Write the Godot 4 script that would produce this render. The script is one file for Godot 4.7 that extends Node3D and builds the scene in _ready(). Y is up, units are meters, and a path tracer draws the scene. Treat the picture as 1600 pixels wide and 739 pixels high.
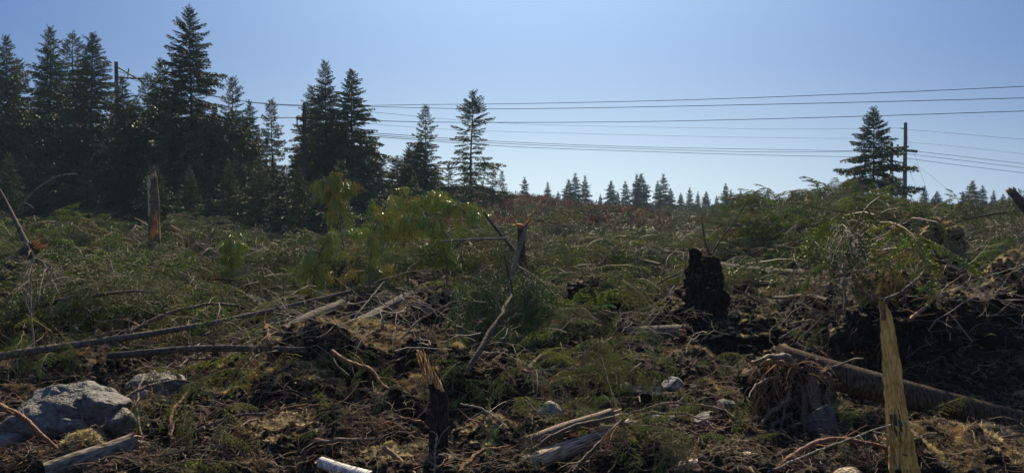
extends Node3D
# A clearing of felled spruce seen against the sun: slash, logs, upturned roots, a spruce edge, a power line.

const F := 1142.0
const EYE := Vector3(0, 1.65, 0)
const PITCH := -0.02618
var rng := RandomNumberGenerator.new()
var na := FastNoiseLite.new()
var nb := FastNoiseLite.new()
var nc := FastNoiseLite.new()
var nd := FastNoiseLite.new()
var taken := {}
var bumps: Array = []
var flats: Array = []
var M := {}

# ---------------------------------------------------------------- mesh builder
class Shape:
	var v := PackedVector3Array()
	var n := PackedVector3Array()
	var c := PackedColorArray()
	func tri(a: Vector3, b: Vector3, d: Vector3, col: Color) -> void:
		var m := (d - a).cross(b - a).normalized()
		v.append(a); v.append(b); v.append(d)
		n.append(m); n.append(m); n.append(m)
		c.append(col); c.append(col); c.append(col)
	func tri_n(a: Vector3, b: Vector3, d: Vector3, x: Vector3, y: Vector3, z: Vector3, col: Color, col2: Color) -> void:
		if (d - a).cross(b - a).dot(x + y + z) < 0.0:
			v.append(a); v.append(d); v.append(b)
			n.append(x); n.append(z); n.append(y)
		else:
			v.append(a); v.append(b); v.append(d)
			n.append(x); n.append(y); n.append(z)
		c.append(col); c.append(col2); c.append(col2)
	func add(s: Shape, t: Transform3D) -> void:
		v.append_array(t * s.v)
		n.append_array(Transform3D(t.basis.orthonormalized(), Vector3.ZERO) * s.n)
		c.append_array(s.c)
	func mesh(m: Material) -> ArrayMesh:
		var a := []
		a.resize(Mesh.ARRAY_MAX)
		a[Mesh.ARRAY_VERTEX] = v
		a[Mesh.ARRAY_NORMAL] = n
		a[Mesh.ARRAY_COLOR] = c
		var r := ArrayMesh.new()
		r.add_surface_from_arrays(Mesh.PRIMITIVE_TRIANGLES, a)
		r.surface_set_material(0, m)
		return r

func rf(a: float, b: float) -> float:
	return rng.randf_range(a, b)

func rv() -> Vector3:
	return Vector3(rf(-1, 1), rf(-1, 1), rf(-1, 1))

func vary(c: Color, k: float) -> Color:
	var f := rf(1.0 - k, 1.0 + k)
	return Color(c.r * f * rf(1 - k * .3, 1 + k * .3), c.g * f, c.b * f * rf(1 - k * .4, 1 + k * .4))

# a round, tapering, bending limb
func tube(s: Shape, pts: PackedVector3Array, radii: PackedFloat32Array, sides: int, col: Color, rough := 0.0, caps := true, col_end := Color(0, 0, 0, 0)) -> void:
	var k := pts.size()
	if k < 2: return
	var rings := []
	var side := Vector3.RIGHT
	for i in k:
		var t: Vector3 = (pts[mini(i + 1, k - 1)] - pts[maxi(i - 1, 0)]).normalized()
		if i == 0:
			side = t.cross(Vector3(.31, .22, .92)).normalized()
		side = (side - t * side.dot(t)).normalized()
		var up := t.cross(side)
		var ring := PackedVector3Array()
		for j in sides + 1:
			var a := TAU * (j % sides) / sides
			var dir := side * cos(a) + up * sin(a)
			var r := radii[i]
			if rough > 0.0:
				r *= 1.0 + rough * (nb.get_noise_3d(pts[i].x * 40 + dir.x * 9, pts[i].y * 40 + dir.y * 9, pts[i].z * 40 + dir.z * 9) * 1.6)
			ring.append(pts[i] + dir * r)
		rings.append(ring)
	for i in k - 1:
		var a: PackedVector3Array = rings[i]
		var b: PackedVector3Array = rings[i + 1]
		var c1 := col
		if col_end.a > 0: c1 = col.lerp(col_end, float(i) / (k - 1))
		if rough > 0.0: c1 = vary(c1, rough)
		for j in sides:
			var na0 := (a[j] - pts[i]).normalized()
			var na1 := (a[j + 1] - pts[i]).normalized()
			var nb0 := (b[j] - pts[i + 1]).normalized()
			var nb1 := (b[j + 1] - pts[i + 1]).normalized()
			s.tri_n(a[j], b[j], a[j + 1], na0, nb0, na1, c1, c1)
			s.tri_n(a[j + 1], b[j], b[j + 1], na1, nb0, nb1, c1, c1)
	if caps and sides > 3:
		for j in sides:
			s.tri(pts[0], rings[0][j], rings[0][j + 1], col)
			s.tri(pts[k - 1], rings[k - 1][j + 1], rings[k - 1][j], col)

func bend(a: Vector3, b: Vector3, k: int, sag: Vector3, wob: float) -> PackedVector3Array:
	var p := PackedVector3Array()
	for i in k + 1:
		var t := float(i) / k
		var w := rv() * wob * (0.0 if i == 0 else 1.0)
		p.append(a.lerp(b, t) + sag * 4.0 * t * (1 - t) + w)
	return p

func tapers(k: int, r0: float, r1: float, e := 1.0) -> PackedFloat32Array:
	var p := PackedFloat32Array()
	for i in k + 1:
		p.append(lerpf(r0, r1, pow(float(i) / k, e)))
	return p

# ---------------------------------------------------------------- names and labels
func numbered(called: String) -> String:
	if not taken.has(called):
		taken[called] = 0
		return called
	taken[called] += 1
	return "%s_%03d" % [called, taken[called]]

func meta(o: Node, label := "", category := "", group := "", kind := "") -> void:
	if label != "": o.set_meta("label", label)
	if category != "": o.set_meta("category", category)
	if group != "": o.set_meta("group", group)
	if kind != "": o.set_meta("kind", kind)

func thing(called: String, label: String, category: String, where := Vector3.ZERO, group := "") -> Node3D:
	var o := Node3D.new()
	o.name = numbered(called)
	add_child(o)
	o.position = where
	meta(o, label, category, group)
	return o

func part(parent: Node, called: String, m: Mesh, label := "") -> MeshInstance3D:
	var o := MeshInstance3D.new()
	o.name = called
	o.mesh = m
	parent.add_child(o, true)
	if label != "": o.set_meta("label", label)
	return o

func single(called: String, m: Mesh, label: String, category: String, where := Vector3.ZERO, group := "") -> MeshInstance3D:
	var o := MeshInstance3D.new()
	o.name = numbered(called)
	o.mesh = m
	add_child(o)
	o.position = where
	meta(o, label, category, group)
	return o

func copy(o: Node3D, label: String) -> Node3D:
	var r: Node3D = o.duplicate()
	r.name = numbered(String(o.name).rstrip("0123456789").trim_suffix("_"))
	add_child(r)
	r.set_meta("label", label)
	return r

func stuff(called: String, m: Mesh, places: Array, colors: Array, label: String, category: String, parent: Node = null) -> void:
	if places.is_empty(): return
	var mm := MultiMesh.new()
	mm.transform_format = MultiMesh.TRANSFORM_3D
	mm.use_colors = not colors.is_empty()
	mm.mesh = m
	mm.instance_count = places.size()
	for i in places.size():
		mm.set_instance_transform(i, places[i])
		if not colors.is_empty(): mm.set_instance_color(i, colors[i])
	var o := MultiMeshInstance3D.new()
	o.multimesh = mm
	if parent == null:
		o.name = numbered(called)
		add_child(o)
		meta(o, label, category, "", "stuff")
	else:
		o.name = called
		parent.add_child(o, true)
		o.set_meta("kind", "stuff")

# ---------------------------------------------------------------- where things stand
func ray(px: float, py: float) -> Vector3:
	return Vector3((px - 800.0) / F, (369.5 - py) / F, -1).rotated(Vector3.RIGHT, PITCH)

func at(px: float, py: float, d: float) -> Vector3:
	return EYE + ray(px, py) * d

func profile(d: float) -> float:
	if d < 6.0: return 0.0
	if d < 165.0: return (d - 6.0) * 0.0232
	return 3.69 - (d - 165.0) * 0.03

func bump(px: float, d: float, rx: float, rfront: float, rback: float, amp: float, sharp: float) -> void:
	bumps.append([(px - 800.0) / F * d, -d, rx, rfront, rback, amp, sharp])

func gh(x: float, z: float) -> float:
	var d := -z
	var h := profile(d)
	for b in bumps:
		var u: float = absf(x - b[0]) / b[2]
		if u >= 1.0: continue
		var w: float = z - b[1]
		w = w / b[3] if w > 0 else -w / b[4]
		if w >= 1.0: continue
		var e := sqrt(u * u + w * w)
		if e < 1.0:
			var k: float = b[6]
			var t := clampf((1.0 - e) / (1.0 - k), 0, 1)
			h += b[5] * t * t * (3 - 2 * t)
	var fade := clampf(1.0 - (absf(z) - 14.0) / 40.0, 0.25, 1.0)
	h += na.get_noise_2d(x * 1.0, z) * 0.16 * (1.0 if d < 60 else 1.0 + minf((d - 60.0) / 60.0, 1.5))
	if d > 7.5 and d < 70.0:
		h += nd.get_noise_2d(x, z) * .42 * smoothstep(7.5, 11.0, d) * clampf(1.0 - (d - 30.0) / 40.0, .2, 1.0)
	if d < 60.0:
		var lump := nb.get_noise_2d(x, z)
		h += lump * 0.13 * fade
		if d < 22.0:
			h += nc.get_noise_2d(x, z) * 0.05 * fade
	for f in flats:
		var q := Vector2(x - f[0], (z - f[1]) * f[3])
		var l: float = q.length() / f[2]
		if l < 1.6:
			var t := clampf((1.6 - l) / 1.0, 0, 1)
			h = lerpf(h, f[4] - .03 + nc.get_noise_2d(x, z) * .055, t * t * (3 - 2 * t))
	return h

# the first ground met along the line of sight through a pixel, read off the built ground sheet
var hull: Array = []
var hull_d := PackedFloat32Array()
var hull_a := PackedFloat32Array()
var sheet := PackedVector3Array()

func survey() -> void:
	var cols := hull_a.size()
	var cp := cos(-PITCH)
	var sp := sin(-PITCH)
	for j in cols:
		var line := PackedFloat32Array()
		var best := 1e9
		for i in hull_d.size():
			var q := sheet[i * cols + j] - EYE
			var y := q.y * cp - q.z * sp
			var z := q.y * sp + q.z * cp
			best = minf(best, 369.5 - F * y / -z)
			line.append(-best)
		hull.append(line)

func hit(px: float, py: float) -> Vector3:
	var r := ray(px, py)
	var t := r.x / -r.z
	var j := clampi(hull_a.bsearch(t), 1, hull_a.size() - 1)
	if absf(hull_a[j - 1] - t) < absf(hull_a[j] - t): j -= 1
	var line: PackedFloat32Array = hull[j]
	var i := line.bsearch(-py)
	if i >= hull_d.size() or hull_d[i] > 240.0: return Vector3(0, -999, 0)
	if i == 0: i = 1
	var k := clampf((-py - line[i - 1]) / maxf(line[i] - line[i - 1], 1e-6), 0, 1)
	return EYE + r * (lerpf(hull_d[i - 1], hull_d[i], k) / -r.z)

func ground(px: float, d: float, up := 0.0) -> Vector3:
	var x := (px - 800.0) / F * d
	return Vector3(x, gh(x, -d) + up, -d)

# open ground kept in front of the root balls and stumps
var open_ground: Array = []

func kept_open(p: Vector3, extra := 0.0) -> bool:
	for f in open_ground:
		if absf(p.x / -p.z - f[0]) * f[1] < f[2] + extra and -p.z > f[1] - f[3] - extra and -p.z < f[1] + .3: return true
	return false

func wet(p: Vector3) -> bool:
	for f in flats:
		if Vector2(p.x - f[0], (p.z - f[1]) * f[3]).length() < f[2] * 1.05: return true
	return false

# words for where in the clearing a point lies
func place_words(p: Vector3) -> String:
	var d := -p.z
	var px := 800.0 + F * p.x / d
	if d > 34: return "on the far side of the clearing below the skyline"
	if d > 17: return "in the left slash before the forest" if px < 420 else ("in the slash beyond the yellow pines" if px < 900 else ("in the broad slash beyond the black root ball" if px < 1200 else "on the big pile below the lone spruce"))
	if px < 420: return "in the tangle along the long slim log"
	if px < 720: return "among the pale logs under the yellow pines"
	if px < 1010: return "round the split trunk in the middle"
	if px < 1330: return "round the black root ball"
	return "above the dark peat bank at the right"

func steep(p: Vector3) -> bool:
	return gh(p.x, p.z - .08) - gh(p.x, p.z + .08) > .085

func turn(yaw: float, pitch: float, roll: float) -> Basis:
	return Basis(Vector3.UP, yaw) * Basis(Vector3(0, 0, 1), pitch) * Basis(Vector3.RIGHT, roll)

# ---------------------------------------------------------------- materials
func grain(f: float, oct: int, stops: Array, cols: Array, seed_: int, kind := FastNoiseLite.TYPE_SIMPLEX_SMOOTH, sx := 512, sy := 512) -> NoiseTexture2D:
	var n := FastNoiseLite.new()
	n.seed = seed_
	n.noise_type = kind
	n.frequency = f
	n.fractal_octaves = oct
	var t := NoiseTexture2D.new()
	t.width = sx
	t.height = sy
	t.seamless = true
	t.noise = n
	if not stops.is_empty():
		var g := Gradient.new()
		g.offsets = PackedFloat32Array(stops)
		g.colors = PackedColorArray(cols)
		t.color_ramp = g
	return t

func mat(rough: float, tex: Texture2D = null, scale_ := Vector3.ONE, relief: Texture2D = null, depth := 0.0, world := false) -> StandardMaterial3D:
	var m := StandardMaterial3D.new()
	m.vertex_color_use_as_albedo = true
	m.roughness = rough
	m.metallic_specular = 0.4
	if tex != null:
		m.albedo_texture = tex
		m.uv1_triplanar = true
		m.uv1_world_triplanar = world
		m.uv1_scale = scale_
	if relief != null:
		m.heightmap_enabled = true
		m.heightmap_texture = relief
		m.heightmap_scale = depth
	return m

func g3(x: float) -> Color:
	return Color(x, x, x)

func make_materials() -> void:
	var t_soil := grain(0.02, 5, [0.2, .45, .6, .85], [g3(.42), g3(.7), g3(.85), g3(1)], 3)
	var h_soil := grain(0.03, 5, [], [], 4)
	M.soil = mat(.95, t_soil, Vector3.ONE * 1.3, h_soil, 2.2, true)
	M.soil.metallic_specular = 0.25
	var t_bark := grain(0.018, 5, [.25, .5, .75], [g3(.45), g3(.8), g3(1)], 7)
	var h_bark := grain(0.022, 4, [], [], 8)
	M.bark = mat(.8, t_bark, Vector3(5, 1.3, 5), h_bark, .9)
	var t_birch := grain(0.02, 4, [.22, .33, .38, .7], [Color(.3, .28, .26), Color(.62, .6, .57), Color(.9, .89, .86), g3(1)], 9)
	M.pale = mat(.6, t_birch, Vector3(1.6, 7, 1.6), h_bark, .35)
	var t_fibre := grain(0.012, 5, [.3, .48, .56, .75], [Color(.42, .33, .25), Color(.82, .76, .68), Color(.94, .92, .88), g3(1)], 11)
	var h_fibre := grain(0.02, 4, [], [], 12)
	M.wood = mat(.75, t_fibre, Vector3(9, .9, 9), h_fibre, .7)
	var t_rock := grain(0.014, 6, [.25, .42, .5, .62, .8], [Color(.55, .55, .56), Color(.74, .74, .74), Color(.82, .8, .78), Color(.88, .87, .85), g3(.95)], 13)
	var h_rock := grain(0.03, 6, [], [], 14)
	for k in [M.bark, M.pale]:
		k.roughness = .92
		k.metallic_specular = .12
	var t_fresh := grain(0.012, 4, [.3, .5, .75], [Color(.72, .64, .55), Color(.93, .9, .86), g3(1)], 21)
	M.fresh = mat(.7, t_fresh, Vector3(7, .7, 7), h_fibre, .4)
	M.rock = mat(.8, t_rock, Vector3.ONE * 2.4, h_rock, 1.7)
	M.needle = mat(.5)
	M.needle.backlight = Color(.8, 1.0, .35)
	M.needle.metallic_specular = .14
	M.crown = mat(.55)
	M.crown.backlight = Color(.62, .82, .3)
	M.crown.metallic_specular = .35
	M.pine = mat(.4)
	M.pine.backlight = Color(1, .95, .35)
	M.shrub = mat(.95)
	M.shrub.metallic_specular = .1
	M.moss = mat(.85)
	M.moss.metallic_specular = .2
	M.moss.backlight = Color(.5, .45, .22)
	M.twig = mat(.7)
	M.twig.metallic_specular = .2
	M.root = mat(.8, t_bark, Vector3.ONE * 6, h_bark, .5)
	M.pole = mat(.8, t_bark, Vector3(3, .3, 3))
	M.wire = mat(.95)
	M.wire.metallic_specular = .05
	M.water = StandardMaterial3D.new()
	M.water.albedo_color = Color(.035, .04, .04)
	M.water.roughness = .04
	var t_ripple := grain(0.01, 3, [], [], 15)
	M.water.uv1_triplanar = true
	M.water.uv1_scale = Vector3.ONE * 1.5
	M.water.heightmap_enabled = true
	M.water.heightmap_texture = t_ripple
	M.water.heightmap_scale = .25

# ---------------------------------------------------------------- foliage
# one needled spray: base at the origin, grows along +X, up is +Y
func bough(o: Dictionary) -> Shape:
	var s := Shape.new()
	var L: float = o.len
	var arch: float = o.arch
	var droop: float = o.droop
	var hang: float = o.hang
	var k := 9
	var pts := PackedVector3Array()
	var wz := rf(-.1, .1)
	for i in k + 1:
		var t := float(i) / k
		pts.append(Vector3(L * (t - .22 * arch * t * t), L * (arch * 1.6 * t * (1 - t * .55) - droop * t * t), L * wz * t * t) + rv() * .006 * L)
	tube(s, pts, tapers(k, o.r, o.r * .25), o.sides, vary(o.stem, .2), 0.0, false)
	var step: float = o.twig_step
	var t := 0.12
	var lr := 1
	while t < 1.0:
		t += step * rf(.6, 1.3)
		lr = -lr
		if t >= 1.0: break
		var f := t * k
		var i := int(f)
		var p: Vector3 = pts[i].lerp(pts[i + 1], f - i)
		var tan: Vector3 = (pts[i + 1] - pts[i]).normalized()
		var out := tan.cross(Vector3.UP)
		out = Vector3(0, 0, 1) if out.length() < .1 else out.normalized()
		var dir := (tan * rf(.55, .95) + out * lr * rf(.7, 1.0) + Vector3.UP * rf(-.25, .15) + Vector3.DOWN * hang * .8).normalized()
		var tl: float = o.twig_len * L * pow(1.06 - t, .65) * rf(.55, 1.15) * clampf(t * 5, .35, 1)
		twig_needles(s, p, dir, tl, o, rng.randf() < o.bare, true)
	twig_needles(s, pts[k - 1], (pts[k] - pts[k - 1]).normalized(), L * .14, o, false, false)
	return s

func twig_needles(s: Shape, p: Vector3, dir: Vector3, tl: float, o: Dictionary, is_bare: bool, fork: bool) -> void:
	var hang: float = o.hang
	var segs := 3
	var q := PackedVector3Array()
	for i in segs + 1:
		var t := float(i) / segs
		q.append(p + dir * tl * t + Vector3.DOWN * (hang * .7 + .12) * tl * t * t + rv() * tl * .03)
	if o.twig_r > 0.0:
		tube(s, q, tapers(segs, o.twig_r, o.twig_r * .5), 3, vary(o.stem, .25), 0.0, false)
	if is_bare: return
	var nl: float = o.needle
	var w: float = o.needle_w
	var d := tl * .08
	var tone := vary(o.cols[rng.randi() % o.cols.size()], .25)
	while d < tl:
		d += o.needle_step * rf(.7, 1.3)
		var f := clampf(d / tl, 0, .999) * segs
		var i := int(f)
		var a: Vector3 = q[i].lerp(q[i + 1], f - i)
		var tn: Vector3 = (q[i + 1] - q[i]).normalized()
		var out := tn.cross(Vector3.UP + rv() * .35).normalized()
		for m in o.per:
			var sd := out * (1.0 if m % 2 == 0 else -1.0)
			if m >= 2: sd = Vector3.UP + rv() * .6
			var nd := (tn * rf(.5, .9) + sd * rf(.5, .9) + Vector3.UP * rf(-.1, .4)).normalized()
			var b := nd.cross(rv()).normalized() * w * .5
			s.tri(a - b, a + b, a + nd * nl * rf(.7, 1.15), vary(tone, .18))
	if fork and o.forks > 0:
		for m in o.forks:
			var t := rf(.2, .8)
			var f := t * segs
			var a: Vector3 = q[int(f)].lerp(q[int(f) + 1], f - int(f))
			var tn: Vector3 = (q[segs] - q[0]).normalized()
			var out := tn.cross(Vector3.UP + rv() * .3).normalized() * (1 if m % 2 == 0 else -1)
			twig_needles(s, a, (tn * .8 + out * .75 + rv() * .15).normalized(), tl * rf(.3, .5) * (1.15 - t), o, false, false)

var GREEN := [Color(.13, .21, .05), Color(.17, .24, .05), Color(.21, .25, .05), Color(.105, .175, .06)]
var FRESH := [Color(.23, .28, .045), Color(.19, .25, .045), Color(.27, .28, .05)]
var DULL := [Color(.18, .21, .09), Color(.215, .235, .10), Color(.16, .195, .085)]
var DARK := [Color(.044, .08, .022), Color(.06, .098, .028), Color(.08, .112, .03), Color(.048, .086, .032)]
var FOREST := [Color(.07, .115, .03), Color(.09, .13, .034), Color(.11, .145, .036)]
var HANG := [Color(.13, .20, .06), Color(.15, .215, .065), Color(.10, .165, .06)]
var BROWN := [Color(.20, .125, .06), Color(.16, .10, .05), Color(.24, .16, .08), Color(.13, .12, .05)]
var YELLOW := [Color(.34, .36, .06), Color(.28, .33, .06), Color(.38, .33, .06), Color(.20, .27, .06)]

func near_bough(cols: Array, arch: float, droop: float, hang: float, bare: float, len_ := 1.0) -> Shape:
	return bough({len = len_, arch = arch, droop = droop, hang = hang, r = .007, sides = 5, stem = Color(.11, .08, .055), twig_step = .044, twig_len = .36, twig_r = .0022, needle = .018, needle_w = .0062, needle_step = .0085, per = 4, forks = 2, bare = bare, cols = cols})

func mid_bough(cols: Array, arch: float, droop: float, hang: float, bare: float) -> Shape:
	return bough({len = 1.0, arch = arch, droop = droop, hang = hang, r = .008, sides = 4, stem = Color(.14, .115, .085), twig_step = .056, twig_len = .40, twig_r = .003, needle = .030, needle_w = .0135, needle_step = .0145, per = 4, forks = 1, bare = bare, cols = cols})

func tree_branch(cols: Array, fine: float) -> Shape:
	return bough({len = 1.0, arch = .03, droop = rf(.02, .14), hang = rf(.1, .3), r = .012, sides = 3, stem = Color(.05, .042, .035), twig_step = .05 * fine, twig_len = .4, twig_r = 0.0, needle = .085 * fine, needle_w = .034 * fine, needle_step = .045 * fine, per = 3, forks = 1, bare = .04, cols = cols})

# a standing spruce: trunk, crown, dead lower twigs
func spruce(H: float, R: float, bare_to: float, open: float, protos: Array, count: float, crook := 0.0) -> Dictionary:
	var tr := Shape.new()
	var pts := PackedVector3Array()
	for i in 11:
		var t := i / 10.0
		pts.append(Vector3(sin(t * 5.0) * crook, H * t, cos(t * 4.0) * crook - crook))
	tube(tr, pts, tapers(10, .012 * H + .03, .006, .8), 7, Color(.075, .066, .058), .15)
	var cr := Shape.new()
	var y := bare_to * H
	var gap := 0.0
	while y < H * .985:
		var t := y / H
		var tier := (.5 if open > .5 else .30) * (1.05 - t * .75)
		y += tier * rf(.7, 1.3) / count
		t = clampf(y / H, 0, 1)
		var m := int(rf(5.0, 8.0)) if open < .5 else int(rf(4.2, 6.6))
		var yaw0 := rf(0, TAU)
		gap = nb.get_noise_2d(y * 3.0, H * 31.0 + R * 17.0)
		for i in m:
			var lean := pow(1.0 - t, .8 if open < .5 else .62)
			var low := clampf((t - bare_to) / .12, .45, 1.0)
			var len_ := (R * lean * low + .12) * rf(.6, 1.15) * (1.0 + gap * .55)
			if rng.randf() < .1: len_ *= .55
			var up := lerpf(-.28, .75, pow(t, 2.2)) + rf(-.14, .14) + (.1 if open > .5 else 0.0)
			var b := turn(yaw0 + i * TAU / m + rf(-.35, .35), up, rf(-.3, .3)).scaled(Vector3.ONE * len_)
			var s: Shape = protos[rng.randi() % protos.size()]
			var c := pts[int(clampf(t, 0, .999) * 10)].lerp(pts[int(clampf(t, 0, .999) * 10) + 1], fmod(clampf(t, 0, .999) * 10, 1.0))
			cr.add(s, Transform3D(b, Vector3(c.x, y + rf(-.08, .08), c.z)))
	for i in 3:
		var s: Shape = protos[i % protos.size()]
		cr.add(s, Transform3D(turn(i * 2.1, rf(.9, 1.25), 0).scaled(Vector3.ONE * rf(.3, .42)), Vector3(pts[10].x, H * rf(.955, .985), pts[10].z)))
	cr.add(protos[0], Transform3D(turn(0, 1.55, 0).scaled(Vector3(.55, .25, .25)), Vector3(pts[10].x, H * .975, pts[10].z)))
	var dead := Shape.new()
	for i in 26:
		var yy := H * rf(.03, bare_to + .25)
		var a := rf(0, TAU)
		var l := rf(.4, 1.0) * R * .8
		var e := Vector3(cos(a) * l, rf(-.5, .1) * l, sin(a) * l)
		tube(dead, bend(Vector3(0, yy, 0), Vector3(0, yy, 0) + e, 4, Vector3.UP * l * .1, l * .04), tapers(4, .016, .004), 3, vary(Color(.13, .12, .11), .3), 0, false)
		for j in 3:
			var p0 := Vector3(0, yy, 0) + e * rf(.3, .8)
			tube(dead, bend(p0, p0 + e.rotated(Vector3.UP, rf(-1, 1)) * rf(.25, .5), 3, Vector3.DOWN * l * .06, l * .02), tapers(3, .008, .003), 3, vary(Color(.13, .12, .11), .3), 0, false)
	return {trunk = tr.mesh(M.bark), crown = cr.mesh(M.crown), dead = dead.mesh(M.twig), h = H}

func plant_tree(kind: Dictionary, px: float, top_py: float, d: float, label: String, group: String, called := "spruce_tree", category := "tree") -> void:
	var b := ground(px, d, -.15)
	var top := at(px, top_py, d).y
	var s: float = clampf((top - b.y) / kind.h, .25, 2.2)
	var o := thing(called, label, category, b, group)
	o.rotation = Vector3(rf(-.025, .025), rf(0, TAU), rf(-.025, .025))
	o.scale = Vector3(s * rf(.86, 1.14), s, s * rf(.86, 1.14))
	part(o, "trunk", kind.trunk)
	part(o, "crown", kind.crown)
	if kind.has("dead"): part(o, "dead_branches", kind.dead)

# ---------------------------------------------------------------- rocks and soil
func blob(size: Vector3, rows: int, cols: int, planes: int, noise_amp: float, col: Color, top_col: Color, top_from: float, f := 1.0) -> Shape:
	var s := Shape.new()
	var pn := []
	for i in planes:
		pn.append([Vector3(rf(-1, 1), rf(-.8, 1), rf(-1, 1)).normalized(), rf(.62, .95)])
	var off := rv() * 50.0
	var span := pow(size.x * size.y * size.z, 1.0 / 3.0)
	var g := []
	for i in rows + 1:
		var line := PackedVector3Array()
		for j in cols:
			var th := PI * i / rows
			var ph := TAU * j / cols
			var dir := Vector3(sin(th) * cos(ph), cos(th), sin(th) * sin(ph))
			var r := 1.0
			for p in pn:
				var dt: float = dir.dot(p[0])
				if dt > .05:
					var lim: float = p[1] / dt
					r = minf(r, lim) if lim < r - .04 else (r if lim > r + .04 else (r + minf(lim, r)) * .5)
			var q := dir * size / span * f + off
			var bulge := noise_amp * span * (na.get_noise_3d(q.x * 2.6, q.y * 2.6, q.z * 2.6) * 1.5 + nb.get_noise_3d(q.x * 1.2, q.y * 1.2, q.z * 1.2) * .45 + nc.get_noise_3d(q.x, q.y, q.z) * .10)
			line.append(dir * r * size + (dir / size).normalized() * bulge)
		g.append(line)
	var gn := []
	for i in rows + 1:
		var line := PackedVector3Array()
		for j in cols:
			var a: Vector3 = g[maxi(i - 1, 0)][j]
			var b: Vector3 = g[mini(i + 1, rows)][j]
			var c: Vector3 = g[i][(j + cols - 1) % cols]
			var d: Vector3 = g[i][(j + 1) % cols]
			var m := (d - c).cross(b - a)
			var pos: Vector3 = g[i][j]
			if i == 0 or i == rows or m.length() < 1e-9: m = pos
			if m.dot(pos) < 0: m = -m
			line.append(m.normalized())
		gn.append(line)
	for i in rows:
		for j in cols:
			var k := (j + 1) % cols
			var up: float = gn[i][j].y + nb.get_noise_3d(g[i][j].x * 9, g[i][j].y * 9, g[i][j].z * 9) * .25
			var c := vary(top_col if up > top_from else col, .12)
			s.tri_n(g[i][j], g[i][k], g[i + 1][j], gn[i][j], gn[i][k], gn[i + 1][j], c, c)
			s.tri_n(g[i][k], g[i + 1][k], g[i + 1][j], gn[i][k], gn[i + 1][k], gn[i + 1][j], c, c)
	return s

const STONE := Color(.15, .145, .14)
const STONE_PALE := Color(.22, .21, .19)
const SOIL := Color(.030, .022, .016)
const STRAW := Color(.30, .23, .10)

func rock(called: String, label: String, px: float, d: float, size: Vector3, up: float, yaw: float, col: Color, planes := 14, rough := .05) -> Node3D:
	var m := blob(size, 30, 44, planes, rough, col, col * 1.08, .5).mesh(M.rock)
	var o := single(called, m, label, "boulder" if size.x > .3 else "stone", ground(px, d, up))
	o.rotation.y = yaw
	return o

# a bank of earth torn up with the roots, its roots hanging out
var moss_clump: Mesh = null

func root_mass(called: String, label: String, px: float, d: float, size: Vector3, up: float, top_from: float, top_col: Color, roots: int, mossy_share := .35) -> Node3D:
	var o := thing(called, label, "root mass", ground(px, d, up))
	var soil := blob(size, 54, 72, 6, .30, SOIL, top_col, top_from, 1.3)
	part(o, "soil", soil.mesh(M.soil))
	var nv := soil.v.size()
	for i in 7:
		var s := Shape.new()
		var q := rng.randi() % nv
		var p0 := soil.v[q] * .95
		var e := p0 + (soil.n[q] * rf(.4, 1.0) + Vector3(rf(-.5, .5), rf(-.9, .2), rf(-.2, .5))) * (size.x * .6 + .12)
		var r := rf(.006, .017)
		tube(s, bend(p0, e, 7, rv() * .06, .012), tapers(7, r, r * .25), 5, vary(Color(.14, .085, .055), .3), .2)
		part(o, "root", s.mesh(M.root))
	var hair := Shape.new()
	for i in roots:
		var q := rng.randi() % nv
		var p0 := soil.v[q]
		var l := rf(.04, .22)
		var e := p0 + (soil.n[q] * rf(.2, .9) + Vector3(rf(-.4, .4), -rf(0, 1.0), rf(-.4, .4))) * l
		tube(hair, bend(p0, e, 4, rv() * l * .25, l * .06), tapers(4, rf(.0014, .0035), .001), 3, vary(Color(.16, .115, .08), .5), 0, false)
	part(o, "root_hairs", hair.mesh(M.twig)).set_meta("kind", "stuff")
	if moss_clump == null:
		var s := Shape.new()
		for i in 40:
			var a := rf(0, TAU)
			var p0 := Vector3(cos(a), 0, sin(a)) * rf(0, .8)
			var dir := Vector3(cos(a) * rf(.1, .9), rf(.15, 1.0), sin(a) * rf(.1, .9))
			var w := Vector3(-sin(a), rf(-.5, .5), cos(a)) * rf(.04, .09)
			var m := p0 + dir * rf(.3, .6)
			var col := vary(Color(.47, .39, .2), .35)
			s.tri(p0 - w, p0 + w, m, col)
			s.tri(m - w * .7, m + w * .7, m + dir * .35 + rv() * .25, col)
		moss_clump = s.mesh(M.moss)
	var at_ := []
	for i in int(roots * 2.0):
		var q := rng.randi() % nv
		var nn := soil.n[q]
		if nn.y + nb.get_noise_3d(soil.v[q].x, soil.v[q].y, soil.v[q].z) * .8 < 1.0 - mossy_share * 1.6: continue
		var z := nn.cross(Vector3(.3, .1, .9)).normalized()
		at_.append(Transform3D(Basis(z.cross(nn).normalized() * -1.0, nn, z).scaled(Vector3(1, .6, 1) * rf(.018, .04)), soil.v[q]))
	stuff("moss", moss_clump, at_, tints(at_.size(), .35), "", "", o)
	return o

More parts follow.
